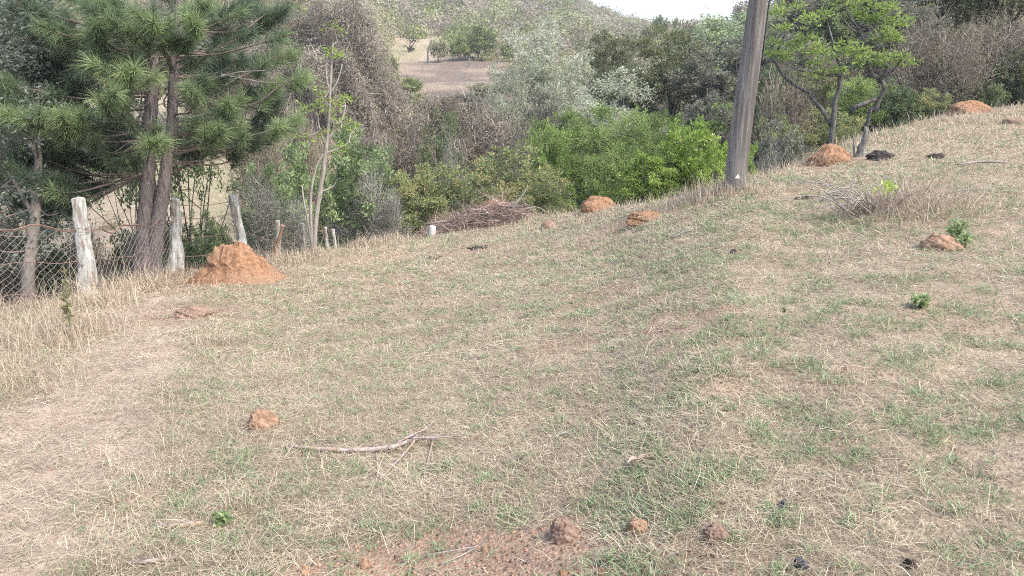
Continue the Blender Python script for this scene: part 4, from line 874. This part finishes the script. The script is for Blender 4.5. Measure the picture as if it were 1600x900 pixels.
# ------------------------------------------------------------------ slim pale sapling and other hand-laid trees
def skel_tree(name, label, cat, px0, py0, r, limbs, barkmat, leafmat, clumps, rcl=.3, ll=.1, lw=.04, T=9, nl=14, flat=.6, up=.4, seed=1, twigw=.006, rs=.1, group=None, twl=.35, ntw=0, lk=1.):
    rg = np.random.default_rng(seed); b = P(px0, py0, r); b[2] = float(H(b[0], b[1])); m = r / F / math.cos(azi(px0)); o = empty(name, b); tag(o, label, cat, group); ends = []
    for i, (pts, ws) in enumerate(limbs):
        q = [P(p[0], p[1], r + (p[2] if len(p) > 2 else 0)) - b for p in pts]
        if i == 0 or pts[0][1] >= py0 - 3: q[0][2] = min(q[0][2], -.15)
        pp = smoothpath(q, 5); rr = np.interp(np.linspace(0, 1, len(pp)), np.linspace(0, 1, len(ws)), np.array(ws) * m * lk / 2); mb = MB(); tube(mb, pp, rr, 9, rg, .09)
        mb.build('trunk' if i == 0 else 'limb', M[barkmat], o, smooth=True); ends.append(pp)
    allp = np.concatenate(ends); tw = MB(); fo = MB()
    for cpx, cpy, dr, sc_ in clumps:
        c = P(cpx, cpy, r + dr) - b; d = np.linalg.norm(allp - c, axis=1); s0 = allp[int(np.argmin(d))]; tube(tw, smoothpath([s0, (s0 + c) / 2 + rg.normal(0, .04, 3), c], 3), np.linspace(.016, .006, 7), 4, None, 0, False)
        tips = c + ball(rg, T, .5) * rcl * sc_ * np.array([1, 1, flat]); k = T
        strands(tw, rg, np.repeat(c[None], k, 0), tips - c, np.linalg.norm(tips - c, axis=1), twigw, .2, 0, rg.random(k), 2)
        n = T * nl; tp = np.repeat(tips, nl, 0); oo = unit(rg.normal(size=(n, 3)) * np.array([1, 1, .6])); s = rg.uniform(.6, 1.2, n)
        leaves(fo, rg, tp + oo * rg.random((n, 1)) * rs, oo + np.array([0, 0, up]), ll * s, lw * s, .5 + rg.uniform(-.2, .2) + rg.normal(0, .18, n))
    if ntw:
        idx = rg.integers(0, len(allp), ntw); d = rg.normal(size=(ntw, 3)) * .5 + [0, 0, .7]; strands(tw, rg, allp[idx], d, rg.uniform(.3, 1, ntw) * twl, twigw * 1.5, .2, 0)
    tw.build('twigs', M[barkmat], o); fo.build('foliage', M[leafmat], o); return o
skel_tree('slim_tree', 'slender pale-stemmed sapling with sparse yellow-green leaves beside the small fence posts', 'sapling', 490, 402, 14.6, [
    ([(490, 404), (493, 350), (500, 300), (507, 250), (513, 200), (515, 160), (517, 120), (520, 70)], [8, 7, 7, 6.5, 5, 4, 3, 2]),
    ([(489, 400), (486, 350), (486, 300), (494, 262), (505, 240)], [6, 5, 4, 3, 3]), ([(489, 395), (482, 350), (474, 310), (472, 290)], [4, 3, 3, 2]), ([(508, 225), (500, 205), (496, 180)], [3, 3, 2]), ([(506, 225), (522, 205), (535, 185), (540, 165)], [4, 3, 3, 2]),
    ([(516, 145), (510, 120), (511, 85)], [3, 2, 2]), ([(517, 145), (528, 125), (535, 100)], [3, 2, 2]), ([(507, 240), (530, 232), (545, 222)], [3, 2, 1.5]), ([(500, 300), (518, 293), (525, 285)], [3, 2, 1.5])],
    'palebark', 'l_lime', [(523, 48, 0, .8), (516, 83, 0, .7), (530, 88, .1, .5), (495, 165, 0, 1), (512, 172, 0, 1), (545, 155, 0, .8), (478, 170, 0, .6), (535, 192, 0, .7), (508, 210, 0, .8), (555, 200, .1, .8), (470, 215, 0, .8), (530, 230, 0, .7), (500, 145, 0, .5), (532, 160, 0, .5)], rcl=.22, ll=.10, lw=.04, T=7, nl=5, seed=3)
ac = [(1215, 20, 0, 1), (1240, 10, .2, 1), (1225, 45, -.2, 1), (1215, 68, 0, 1), (1245, 70, .3, 1), (1235, 88, -.3, 1.1), (1262, 82, .2, 1.1), (1280, 98, 0, 1), (1258, 60, .3, .9), (1205, 85, -.2, .9), (1275, 75, 0, 1), (1290, 25, .2, 1), (1265, 30, -.2, 1), (1325, 70, -.2, 1), (1310, 82, -.4, 1.1), (1335, 78, -.2, 1), (1340, 92, 0, .9), (1300, 110, -.3, .9), (1275, 115, -.2, .9)]
skel_tree('twisted_tree', 'crooked grey-limbed tree with flat feathery foliage right of the utility pole', 'tree', 1300, 205, 21.5, [
    ([(1300, 208), (1302, 190), (1304, 160), (1311, 140), (1313, 120), (1316, 108)], [10, 9, 8, 7, 7, 6]), ([(1299, 195), (1283, 170), (1270, 155), (1262, 145), (1240, 132, .2), (1222, 115, .3), (1208, 92, .3), (1196, 80, .3)], [7, 7, 5, 4, 5, 6, 4, 3]),
    ([(1314, 118), (1290, 116, -.2), (1268, 112, -.3), (1240, 108, -.3)], [6, 6, 5, 3]), ([(1316, 110), (1325, 100, -.2), (1335, 85, -.2)], [5, 3, 2]), ([(1316, 112), (1308, 90, .2), (1300, 60, .3), (1290, 25, .3)], [5, 4, 3, 2]), ([(1205, 90, .3), (1222, 66, .2), (1228, 40, .2), (1225, 10, .2), (1245, -25, .2)], [4, 4, 3, 3, 2]),
    ([(1260, 55, .3), (1275, 30, .2), (1290, 10, .2), (1300, -20, .2)], [3, 3, 2, 2]), ([(1196, 82, .3), (1208, 70, .3), (1215, 66, .3)], [4, 3, 2])],
    'twistbark', 'l_acacia', ac, lk=.78, rcl=.40, ll=.13, lw=.05, T=10, nl=10, flat=.3, seed=4, rs=.12, ntw=200, twl=.5)
skel_tree('twisted_tree', 'winding grey tree with bright layered crown, trunk curving low to the right', 'tree', 1358, 192, 22.5, [
    ([(1352, 195), (1358, 180), (1368, 172), (1374, 155), (1382, 140), (1376, 125), (1362, 115), (1356, 95), (1352, 72), (1345, 50), (1332, 32), (1320, 10), (1310, -20)], [7, 7, 7, 7, 7, 7, 6, 6, 5, 5, 4, 3, 3]), ([(1368, 155), (1350, 162, -.2), (1335, 168, -.3), (1330, 176, -.3)], [7, 7, 7, 6]),
    ([(1374, 128), (1385, 110, -.2), (1392, 95, -.2)], [6, 5, 3]), ([(1352, 64), (1362, 50, .2), (1370, 30, .3), (1376, 5, .3)], [4, 4, 3, 2]), ([(1346, 52), (1330, 45, -.2), (1318, 30, -.3)], [3, 3, 2]), ([(1382, 120), (1400, 105), (1420, 75)], [4, 3, 2])],
    'twistbark', 'l_acacia', lk=.78, clumps=[(1325, 8, 0, 1.1), (1350, 5, .3, 1.1), (1375, 15, 0, 1.1), (1390, 30, .2, 1), (1345, 22, .4, .9), (1395, 50, 0, 1.1), (1380, 60, -.2, 1), (1398, 60, .2, .8), (1375, 85, -.3, 1), (1395, 88, 0, 1.1), (1412, 98, .1, .9), (1370, 100, -.4, .8), (1385, 10, .2, 1), (1300, 0, .2, 1), (1330, -15, 0, 1.2), (1370, -20, 0, 1.2), (1345, 100, .3, .7), (1405, 35, .2, .8), (1360, 30, 0, .8)],
    rcl=.42, ll=.13, lw=.05, T=10, nl=10, flat=.3, seed=5, rs=.12, ntw=200, twl=.5)
# tree with the barked trunk behind the mesh at the left edge
skel_tree('broadleaf_tree', 'grey-leaved tree at the left edge with a barked trunk behind the wire mesh', 'tree', 42, 476, 11.9, [
    ([(40, 480), (44, 430), (52, 370, .1), (56, 320, .3), (60, 250, .8), (50, 150, 1.6), (45, 50, 2.2), (40, -80, 2.6)], [15, 14, 12, 10, 8, 6, 5, 3]), ([(54, 340, .2), (20, 280, .6), (-20, 230, .8)], [5, 4, 3]), ([(58, 240, .9), (20, 180, 1.3), (-10, 90, 1.6)], [8, 6, 3])],
    'brownbark', 'l_gloss', [(px, py, dr, s) for px, py, dr, s in zip(crng.uniform(-60, 75, 60), crng.uniform(-60, 375, 60), crng.uniform(-.2, 2.4, 60), crng.uniform(.8, 1.4, 60))] + [(100, 330, .4, .8), (85, 360, .3, .8), (60, 390, .2, .8), (20, 400, .4, .9), (-20, 380, .4, 1)], rcl=.34, ll=.075, lw=.036, T=10, nl=16, flat=.8, seed=6, up=-.1, rs=.12)

# ------------------------------------------------------------------ shrubs and trees of the valley: (kind, px centre, px top, px width, distance, name, label, category, group)
G1 = 'shrubs and small trees in the valley'
V = [
 ('sparse', 275, 175, 250, 16.5, 'spreading_tree', 'many-stemmed dark tree with sparse leaves behind the pine trunks', 'tree', G1),
 ('sparse', 190, 215, 170, 19, 'spreading_tree', 'small dark sparse tree between the pine and the left tree', 'tree', G1),
 ('greyleaf', 245, 10, 230, 40, 'grey_tree', 'grey-green tree filling the gap between the two pine stems', 'tree', G1),
 ('dolive', 165, 30, 190, 37, 'olive_tree', 'olive tree behind the left half of the pine crown', 'tree', G1),
 ('greyleaf', 80, -40, 210, 33, 'grey_tree', 'grey-green tree behind the upper left of the pine crown', 'tree', G1),
 ('rustbush', 335, 40, 170, 45, 'brown_bush', 'brown leafy tree behind the right half of the pine crown', 'tree', G1),
 ('dark', 10, 60, 160, 24, 'green_shrub', 'dark tree behind the grey-leaved tree at the left edge', 'tree', G1),
 ('rustbush', 400, 205, 120, 22, 'brown_bush', 'bush of brown dying leaves right of the pine crown', 'bush', G1),
 ('rustbush', 468, 182, 110, 27, 'brown_bush', 'brown bush behind the slim pale sapling', 'bush', G1),
 ('mid', 545, 200, 150, 18.5, 'leafy_shrub', 'bright leafy shrub right behind the slim pale sapling', 'shrub', G1),
 ('mid', 460, 225, 120, 18, 'leafy_shrub', 'green leafy shrub left of the slim pale sapling', 'shrub', G1),
 ('mid', 405, 255, 100, 16.5, 'leafy_shrub', 'low green leafy shrub behind the leaning fence post', 'shrub', G1),
 ('mid', 590, 225, 70, 20, 'leafy_shrub', 'narrow leafy green shrub above the grey twig tangle', 'shrub', G1),
 ('dark', 20, 352, 150, 14.6, 'green_shrub', 'dark undergrowth shrub behind the mesh left of the first post', 'shrub', G1),
 ('rustbush', 95, 362, 120, 15.2, 'brown_bush', 'brownish shrub behind the mesh beside the thick white post', 'bush', G1),
 ('dark', 175, 358, 110, 15.8, 'green_shrub', 'dark shrub behind the mesh between the first post and the pine', 'shrub', G1),
 ('rustbush', -50, 350, 130, 14.2, 'brown_bush', 'brownish shrub behind the mesh at the left edge', 'bush', G1),
 ('greytwig', 190, 375, 90, 14.2, 'twiggy_shrub', 'dry grey twigs on the mesh just left of the pine', 'shrub', G1),
 ('mid', 298, 330, 60, 15.6, 'leafy_shrub', 'small bright shrub right of the greenish post', 'shrub', G1),
 ('dark', 325, 352, 90, 16.4, 'green_shrub', 'dark low shrub behind the big mound', 'shrub', G1),
 ('dark', 250, 345, 110, 17.5, 'green_shrub', 'dark low shrub right behind the pine trunk', 'shrub', G1),
 ('greytwig', 400, 285, 120, 15.3, 'twiggy_shrub', 'bare grey twiggy shrub around the leaning fence post', 'shrub', G1),
 ('greytwig', 450, 320, 90, 16.3, 'twiggy_shrub', 'bare grey twiggy shrub behind the reddish plank', 'shrub', G1),
 ('greytwig', 570, 275, 100, 17.6, 'twiggy_shrub', 'grey leafless tangle right of the slim pale sapling', 'shrub', G1),
 ('greytwig', 605, 300, 70, 17.3, 'twiggy_shrub', 'grey twiggy shrub left of the white block', 'shrub', G1),
 ('olive', 635, 262, 120, 18.5, 'green_shrub', 'dull green shrub behind the white block', 'shrub', G1),
 ('olive', 700, 250, 150, 19, 'olive_shrub', 'olive shrub with yellowing leaves behind the brush pile', 'shrub', G1),
 ('olive', 790, 222, 180, 21.5, 'olive_shrub', 'tall olive shrub with orange-yellow leaves above the pale branch', 'shrub', G1),
 ('olive', 750, 290, 90, 18.6, 'olive_shrub', 'low yellow-leaved shrub just above the brush pile', 'shrub', G1),
 ('olive', 850, 262, 110, 17.4, 'green_shrub', 'low olive shrub between the brush pile and the round bush', 'shrub', G1),
 ('purple', 650, 176, 170, 31, 'dead_scrub', 'purplish leafless scrub above the olive shrubs on the left', 'scrub', G1),
 ('purple', 750, 160, 170, 35, 'dead_scrub', 'purplish leafless scrub in the middle of the valley', 'scrub', G1),
 ('purple', 825, 200, 120, 30, 'dead_scrub', 'purplish leafless scrub left of the round green bush', 'scrub', G1),
 ('purple', 570, 185, 130, 34, 'dead_scrub', 'brown leafless scrub below the vine-covered bank', 'scrub', G1),
 ('sparse', 695, 170, 110, 29, 'spreading_tree', 'dark-branched little tree amid the purplish scrub', 'tree', G1),
 ('greytwig', 705, 235, 60, 24, 'twiggy_shrub', 'small grey dead bush below the dark-branched little tree', 'shrub', G1),
 ('silver', 850, 42, 170, 46, 'silver_tree', 'tall silvery grey-green tree with pale limbs', 'tree', G1),
 ('silver', 950, 120, 200, 40, 'silver_tree', 'low wide silvery tree behind the round green bush', 'tree', G1),
 ('silver', 790, 118, 100, 44, 'silver_tree', 'small silvery tree left of the tall one', 'tree', G1),
 ('greyleaf', 845, 150, 90, 33, 'grey_tree', 'grey-green airy shrub below the tall silvery tree', 'tree', G1),
 ('fine', 915, 170, 225, 24, 'round_bush', 'big rounded fine-leaved light green bush', 'bush', G1),
 ('fine2', 1010, 172, 150, 26, 'round_bush', 'light green fine-leaved bush adjoining the biggest round bush on its right', 'bush', G1),
 ('fine2', 860, 195, 90, 22.5, 'round_bush', 'light green bush on the left flank of the biggest round bush', 'bush', G1),
 ('fine2', 960, 235, 120, 18.5, 'round_bush', 'loose twiggy green bush below the biggest round bush', 'bush', G1),
 ('lime', 1085, 198, 130, 15.5, 'lime_bush', 'tallest bright yellow-green broad-leaved bush left of the utility pole', 'bush', G1),
 ('lime', 1025, 242, 120, 15, 'lime_bush', 'bright yellow-green bush reaching lowest along the brow', 'bush', G1),
 ('lime', 1120, 232, 70, 14.5, 'lime_bush', 'yellow-green bush touching the left side of the utility pole', 'bush', G1),
 ('lime', 1168, 232, 50, 15.5, 'lime_bush', 'small green bush just right of the utility pole foot', 'bush', G1),
 ('dolive', 1045, 52, 150, 42, 'olive_tree', 'olive-crowned tree with a dark trunk in mid valley', 'tree', G1),
 ('dolive', 955, 58, 120, 52, 'olive_tree', 'olive tree behind the low wide silvery tree', 'tree', G1),
 ('dolive', 975, 108, 100, 45, 'olive_tree', 'low flat-topped olive tree above the wide silvery tree', 'tree', G1),
 ('greyleaf', 1110, 150, 110, 28, 'grey_tree', 'grey-brown airy tree behind the yellow-green bushes', 'tree', G1),
 ('greyleaf', 1120, 65, 150, 40, 'grey_tree', 'tall grey-brown tree left of the upper utility pole', 'tree', G1),
 ('greyleaf', 1225, 60, 150, 33, 'grey_tree', 'dark grey tree between the utility pole and the twisted tree', 'tree', G1),
 ('dark', 1195, 95, 80, 29, 'green_shrub', 'dark leafy tree right behind the utility pole', 'tree', G1),
 ('vinesg', 1100, 46, 130, 62, 'vine_thicket', 'green vine-covered thicket on the slope left of the pole top', 'thicket', G1),
 ('vinesg', 1160, 24, 110, 66, 'vine_thicket', 'green vine-covered thicket behind the pole top', 'thicket', G1),
 ('rustbush', 1225, 135, 130, 25, 'brown_bush', 'olive-brown bush under the left limb of the twisted tree', 'bush', G1),
 ('olive', 1300, 165, 130, 25.5, 'olive_shrub', 'olive shrub around the foot of the twisted tree', 'shrub', G1),
 ('fine2', 1340, 120, 110, 27, 'round_bush', 'green bush seen between the two twisted trunks', 'bush', G1),
 ('greyleaf', 1215, 195, 110, 18.5, 'grey_tree', 'low grey-green shrub on the brow right of the utility pole', 'shrub', G1),
 ('greytwig', 1205, 235, 80, 16.3, 'twiggy_shrub', 'grey bare twigs on the brow right of the utility pole', 'shrub', G1),
 ('olive', 1330, 195, 60, 23.3, 'olive_shrub', 'small bush with reddish leaves behind the grey stump', 'shrub', G1),
 ('dark', 1400, 130, 120, 27, 'green_shrub', 'dark green shrub right of the winding twisted trunk', 'shrub', G1),
 ('rustbush', 1280, 90, 150, 32, 'brown_bush', 'brownish bush behind the first twisted crown', 'bush', G1),
 ('brownbare', 1450, 35, 170, 30.5, 'bare_thicket', 'tall bare brown thicket right of the twisted trees', 'thicket', G1),
 ('brownbare', 1540, 25, 180, 33, 'bare_thicket', 'tall bare brown thicket toward the right edge', 'thicket', G1),
 ('brownbare', 1620, 20, 150, 34, 'bare_thicket', 'bare brown thicket cut by the right edge', 'thicket', G1),
 ('brownbare', 1410, 50, 130, 33, 'bare_thicket', 'bare greyish thicket close behind the winding twisted tree', 'thicket', G1),
 ('dark', 1580, 70, 90, 32, 'green_shrub', 'dark green tree at the right edge above the brow', 'tree', G1),
 ('dark', 1500, 120, 110, 30.5, 'green_shrub', 'low dark green shrub behind the farthest termite mound', 'shrub', G1),
 ('dark', 1610, 110, 120, 33, 'green_shrub', 'dark green shrub at the right edge just over the brow', 'shrub', G1),
 ('olive', 1440, 135, 90, 27.5, 'olive_shrub', 'olive shrub on the brow left of the farthest termite mound', 'shrub', G1),
 ('dolive', 1550, -70, 200, 40, 'olive_tree', 'dark-trunked tree at the top right corner', 'tree', G1),
 ('dolive', 1440, -60, 180, 44, 'olive_tree', 'dark tree above the bare brown thickets', 'tree', G1),
 ('greyleaf', 1340, -60, 190, 38, 'grey_tree', 'grey-brown tree behind the crowns of the twisted trees', 'tree', G1),
 ('greyleaf', 1400, 0, 150, 34, 'grey_tree', 'grey tree behind the winding twisted tree on its right', 'tree', G1),
 ('dark', 1275, 5, 120, 37, 'green_shrub', 'dark green tree behind the first twisted crown', 'tree', G1),
 ('greyleaf', 1255, -30, 150, 46, 'grey_tree', 'grey tree on the slope right of the pole top', 'tree', G1),
 ('vines', 545, 30, 170, 56, 'vine_thicket', 'big domed thicket of dry brown vines', 'thicket', G1),
 ('vines', 470, 45, 150, 58, 'vine_thicket', 'brown vine thicket left of the big domed one', 'thicket', G1),
 ('vines', 410, 30, 130, 64, 'vine_thicket', 'brown vine thicket behind the right tips of the pine', 'thicket', G1),
 ('farg', 483, 14, 38, 62, 'small_tree', 'small round dark green tree standing out of the brown vines', 'tree', G1),
 ('farg', 618, 92, 26, 62, 'small_tree', 'slim green tree on the right flank of the big domed thicket', 'tree', G1),
 ('rustbush', 690, 150, 110, 57, 'brown_bush', 'brown bush at the near edge of the brown field', 'bush', G1),
 ('greyleaf', 735, 146, 110, 60, 'grey_tree', 'grey-green bush at the near edge of the brown field', 'bush', G1),
 ('farg', 655, 148, 70, 61, 'small_tree', 'green bush at the near left corner of the brown field', 'tree', G1),
 ('farb', 790, 146, 80, 56, 'small_tree', 'brownish bush left of the tall silvery tree', 'bush', G1),
 ('fine2', 1130, 160, 110, 31, 'round_bush', 'dull green bush behind the left edge of the pole', 'bush', G1),
 ('dolive', 1250, 115, 130, 30, 'olive_tree', 'olive tree between the pole and the twisted trunks', 'tree', G1),
 ('olive', 1215, 175, 90, 21, 'olive_shrub', 'olive-green shrub on the brow beside the pole', 'shrub', G1),
 ('farg', 640, 122, 44, 72, 'small_tree', 'small green tree at the lower left of the brown field', 'tree', 'trees round the brown field'),
 ('farp', 775, 128, 80, 72, 'small_tree', 'pale green bush at the lower right of the brown field', 'tree', 'trees round the brown field'),
 ('farp', 688, 62, 36, 113, 'small_tree', 'pale round airy tree beside the far post', 'tree', 'trees round the brown field'),
 ('farg', 722, 58, 42, 114, 'small_tree', 'dark green tree above the brown field', 'tree', 'trees round the brown field'),
 ('farg', 752, 40, 56, 116, 'small_tree', 'tallest grey-green tree above the brown field', 'tree', 'trees round the brown field'),
 ('farg', 795, 66, 26, 113, 'small_tree', 'bright green tree at the upper right of the brown field', 'tree', 'trees round the brown field'),
 ('farg', 607, 45, 24, 140, 'small_tree', 'dark green tree at the left of the pale field', 'tree', 'trees round the brown field'),
 ('farg', 648, 78, 9, 125, 'small_bush', 'tiny green bush on the pale field', 'bush', 'trees round the brown field'),
 ('farb', 632, 34, 20, 160, 'small_tree', 'greyish bare tree above the pale field', 'tree', 'trees round the brown field'),
 ('farg', 1022, 26, 26, 170, 'skyline_tree', 'small dark tree on the low saddle of the skyline', 'tree', 'trees on the skyline'),
 ('farg', 1047, 30, 16, 175, 'skyline_tree', 'smallest tree on the saddle of the skyline', 'tree', 'trees on the skyline'),
 ('farb', 1072, 29, 42, 95, 'skyline_tree', 'brown rounded bare tree below the sky gap', 'tree', 'trees on the skyline'),
 ('farb', 1150, 0, 46, 130, 'skyline_tree', 'large bluish tree at the right end of the sky gap', 'tree', 'trees on the skyline'),
 ('farp', 1005, 38, 30, 120, 'skyline_tree', 'pale tree at the left end of the sky gap', 'tree', 'trees on the skyline'),
 ('farp', 1120, 32, 50, 110, 'skyline_tree', 'pale green wide tree under the middle of the sky gap', 'tree', 'trees on the skyline'),
]
for v in V:
    put(*v)
# scraggly dead tree on the pale field, far posts
def strag():
    r = 124; b = at(639, r); o = empty('bare_tree', b); tag(o, 'tiny leafless dark tree on the pale far field', 'tree'); rg = np.random.default_rng(5); mb = MB()
    for pts in ([(639, 84), (639, 76), (641, 66), (638, 60)], [(639, 77), (645, 70), (650, 62)], [(639, 76), (634, 72), (632, 70)], [(641, 67), (646, 63), (645, 59)]):
        q = [P(x, y, r) - b for x, y in pts];
        if pts[0][1] == 84: q[0][2] = -.3
        tube(mb, smoothpath(q, 3), np.linspace(.13, .05, (len(pts) - 1) * 3 + 1), 5, rg, .1)
    mb.build('trunk', M['darkbark'], o); mb = MB()
    for x, y in ((650, 62), (645, 59), (640, 61)): leaves(mb, rg, P(x, y, r) - b + rg.normal(0, .25, (30, 3)), rg.normal(size=(30, 3)), .3, .2, .2 + rg.random(30) * .2)
    mb.build('foliage', M['l_dark'], o)
strag()
def farpost(px, r, hpx, label, w=.12, mat='greybark', group='posts round the brown field', lean=0):
    b = at(px, r); h = hpx * r / F; mb = MB(); tube(mb, [(0, 0, -.3), (0, 0, h * .5), (lean, 0, h)], [w, w * .9, w * .8], 7, np.random.default_rng(int(px)), .06); o = mb.build('fence_post', M[mat], None); o.location = b; tag(o, label, 'post', group)
farpost(672, 112, 33, 'tall leaning grey post above the brown field', .16, lean=.6); farpost(735, 108, 12, 'short grey post above the brown field', .14)
for i, (px, hp) in enumerate([(652, 18), (666, 14), (600, 14), (578, 13), (700, 10), (712, 11), (724, 10)]):
    farpost(px, 62 if px < 610 else 57, hp, 'thin whitish post in the far fence row below the brown field', .075, 'postwood', 'whitish posts of the far fence row')

# ------------------------------------------------------------------ undergrowth and far scrub (nobody could count them)
def scrub(name, label, cat, n, ang, rng_r, size, mats, nleaf, lsz, seed, skip=None, ntw=0, rpow=1.0, hk=.8):
    rg = np.random.default_rng(seed); a = np.radians(rg.uniform(ang[0], ang[1], n)); r = rng_r[0] + (rng_r[1] - rng_r[0]) * rg.random(n) ** rpow
    if rng_r[0] < 5: r = re_of(a) + 1.6 + (rng_r[1] - re_of(a)) * rg.random(n) ** rpow
    x, y = r * np.sin(a), r * np.cos(a); px = 800 + F * np.tan(a) * math.cos(TH)
    if skip is not None: k = ~skip(px, r) ; x, y, r, px = x[k], y[k], r[k], px[k]
    z = H(x, y); n = len(x); s = rg.uniform(size[0], size[1], n) * np.interp(r, [20, 60], [.75, 1.0]) if rng_r[0] < 5 else rg.uniform(size[0], size[1], n)
    which = rg.integers(0, 1000, n) / 1000.; root = None; edges_ = np.cumsum([m[1] for m in mats]); edges_ = edges_ / edges_[-1]; lo = 0
    nz = fbm(x, y, 14, 2, seed)
    which = np.clip((which + nz - .5) % 1.0, 0, .9999)
    o = None
    for (mt, wt), hi in zip(mats, edges_):
        k = (which >= lo) & (which < hi); lo = hi; m = int(k.sum())
        if not m: continue
        mb = MB(); c = np.stack([x[k], y[k], z[k]], 1); ss = s[k]; cc = np.repeat(c, nleaf, 0); sr = np.repeat(ss, nleaf)[:, None]; N_ = m * nleaf
        v = unit(rg.normal(size=(N_, 3))); v[:, 2] = abs(v[:, 2]); kk = (rg.random((N_, 1)) ** .35)
        lob = .6 + .8 * vnoise(v[:, 0] * 2 + cc[:, 0], v[:, 1] * 2 + cc[:, 1] + v[:, 2] * 2, seed)[:, None]
        p = cc + v * kk * lob * sr * np.array([.75, .75, hk]); ax = np.cross(v, rg.normal(size=(N_, 3))) + rg.normal(size=(N_, 3)) * .3
        l = lsz * np.clip(np.hypot(cc[:, 0], cc[:, 1]) / 60, .3, 3); e = rg.uniform(.6, 1.3, N_)
        leaves(mb, rg, p, ax, l * e, l * e * .6, .45 + np.repeat(rg.uniform(-.38, .38, m), nleaf) + rg.normal(0, .05, N_), .2, v + rg.normal(size=(N_, 3)) * .28)
        if ntw:
            N2 = m * ntw; c2 = np.repeat(c, ntw, 0); d = rg.normal(size=(N2, 3)) * .6 + [0, 0, .8]; strands(mb, rg, c2, d, np.repeat(ss, ntw) * rg.uniform(.6, 1.3, N2), .0006 * np.hypot(c2[:, 0], c2[:, 1]), .25, 0, .3 + .5 * rg.random(N2))
        q = mb.build(name if o is None else 'foliage', M[mt], o)
        if o is None: o = q; tag(o, label, cat, kind='stuff')
        else: q['kind'] = 'stuff'
    return o
def openland(px, r):
    m = (px > 90) & (px < 420) & (r > 21) & (r < 55) & (np.random.default_rng(3).random(len(px)) > .06)
    m |= (px > 600) & (px < 800) & (r > 62)
    m |= (px > 430) & (px < 610) & (r > 50)
    return m
scrub('undergrowth', 'low mixed undergrowth filling the valley behind the brow', 'undergrowth', 1500, (-42, 42), (0, 66), (.5, 1.5), [('l_grey', 2), ('l_olive', 1), ('l_rust', 2), ('l_dark', 1.4), ('l_farb', 1), ('l_dolive', 1)], 260, .14, 301, openland, 22, 1.3)
def bare(px, r):
    m = (px > 598) & (px < 805) & (r < 116); m |= (px > 603) & (px < 712) & (r < np.minimum(114 + (px - 603) * .6, 146) + 6 * np.sin(px / 9)); return m
scrub('hillside_scrub', 'mixed green, pale and brown scrub covering the far hillside', 'scrub', 2400, (-34, 15), (62, 350), (2.6, 5.6), [('l_farg', 3.2), ('l_farp', 3.0), ('l_farb', 2.6), ('l_hay', 1.)], 230, .23, 302, bare, 4, 1.0)
scrub('slope_scrub', 'dense grey-brown scrub on the slope at the right', 'scrub', 900, (14, 41), (42, 300), (2.0, 4.2), [('l_grey', 2), ('l_farb', 2), ('l_dolive', 1.5), ('l_farg', .8)], 260, .22, 303, None, 8, .9)

# ------------------------------------------------------------------ air, light, sky, camera
HAZE = 0.0007
if HAZE > 0:
    m, nt, N, L = newmat('haze_air'); pv = N.new('ShaderNodeVolumePrincipled'); pv.inputs['Density'].default_value = HAZE; pv.inputs['Color'].default_value = (.92, .95, 1, 1)
    out = N.new('ShaderNodeOutputMaterial'); L.new(pv.outputs[0], out.inputs['Volume'])
    x0, x1, y0, y1, z0, z1 = -660, 660, -660, 660, -16, 112; V8 = [(x, y, z) for x in (x0, x1) for y in (y0, y1) for z in (z0, z1)]
    o = MB().add(V8, [(0, 1, 3, 2), (4, 6, 7, 5), (0, 4, 5, 1), (2, 3, 7, 6), (0, 2, 6, 4), (1, 5, 7, 3)]).build('haze', m); tag(o, 'thin haze softening the far hillside', 'haze', kind='stuff')
w = bpy.data.worlds.new('World'); sc.world = w; w.use_nodes = True; nt = w.node_tree; nt.nodes.clear()
SUN_EL, SUN_AZ = R(52), R(125)    # azimuth measured clockwise from +Y (the view direction)
sk = nt.nodes.new('ShaderNodeTexSky'); sk.sky_type = 'NISHITA'; sk.sun_disc = False; sk.sun_elevation = SUN_EL; sk.sun_rotation = SUN_AZ
sk.air_density = 1.0; sk.dust_density = 3.0; sk.ozone_density = 1.0
bg = nt.nodes.new('ShaderNodeBackground'); bg.inputs[1].default_value = .15; ou = nt.nodes.new('ShaderNodeOutputWorld')
nt.links.new(sk.outputs[0], bg.inputs[0]); nt.links.new(bg.outputs[0], ou.inputs[0])
sl = bpy.data.lights.new('sun', 'SUN'); sl.energy = 1.05; sl.angle = R(14); sl.color = (1, .95, .88); so = bpy.data.objects.new('sun', sl); COL.objects.link(so)
dv = Vector((math.sin(SUN_AZ) * math.cos(SUN_EL), math.cos(SUN_AZ) * math.cos(SUN_EL), math.sin(SUN_EL))); so.rotation_euler = dv.to_track_quat('Z', 'Y').to_euler(); so.location = (0, 0, 30)
cd = bpy.data.cameras.new('camera'); cam = bpy.data.objects.new('camera', cd); COL.objects.link(cam); cd.sensor_width = 36; cd.lens = F / 1600 * 36; cd.clip_end = 4000; cd.clip_start = .05
cam.location = (0, 0, CH); cam.rotation_euler = (R(90) - TH, 0, 0); sc.camera = cam
sc.view_settings.view_transform = 'Standard'; sc.view_settings.look = 'None'; sc.view_settings.gamma = 1; sc.view_settings.exposure = 1.68
cy = sc.cycles; cy.pixel_filter_type = 'BLACKMAN_HARRIS'; cy.filter_width = 1.05; cy.max_bounces = 5; cy.diffuse_bounces = 3; cy.sample_clamp_indirect = 2.5; cy.sample_clamp_direct = 12; cy.glossy_bounces = 1; cy.transmission_bounces = 3; cy.volume_bounces = 0; cy.use_denoising = False; cy.denoiser = 'OPENIMAGEDENOISE'; cy.denoising_input_passes = 'RGB_ALBEDO_NORMAL'; cy.caustics_reflective = False; cy.caustics_refractive = False
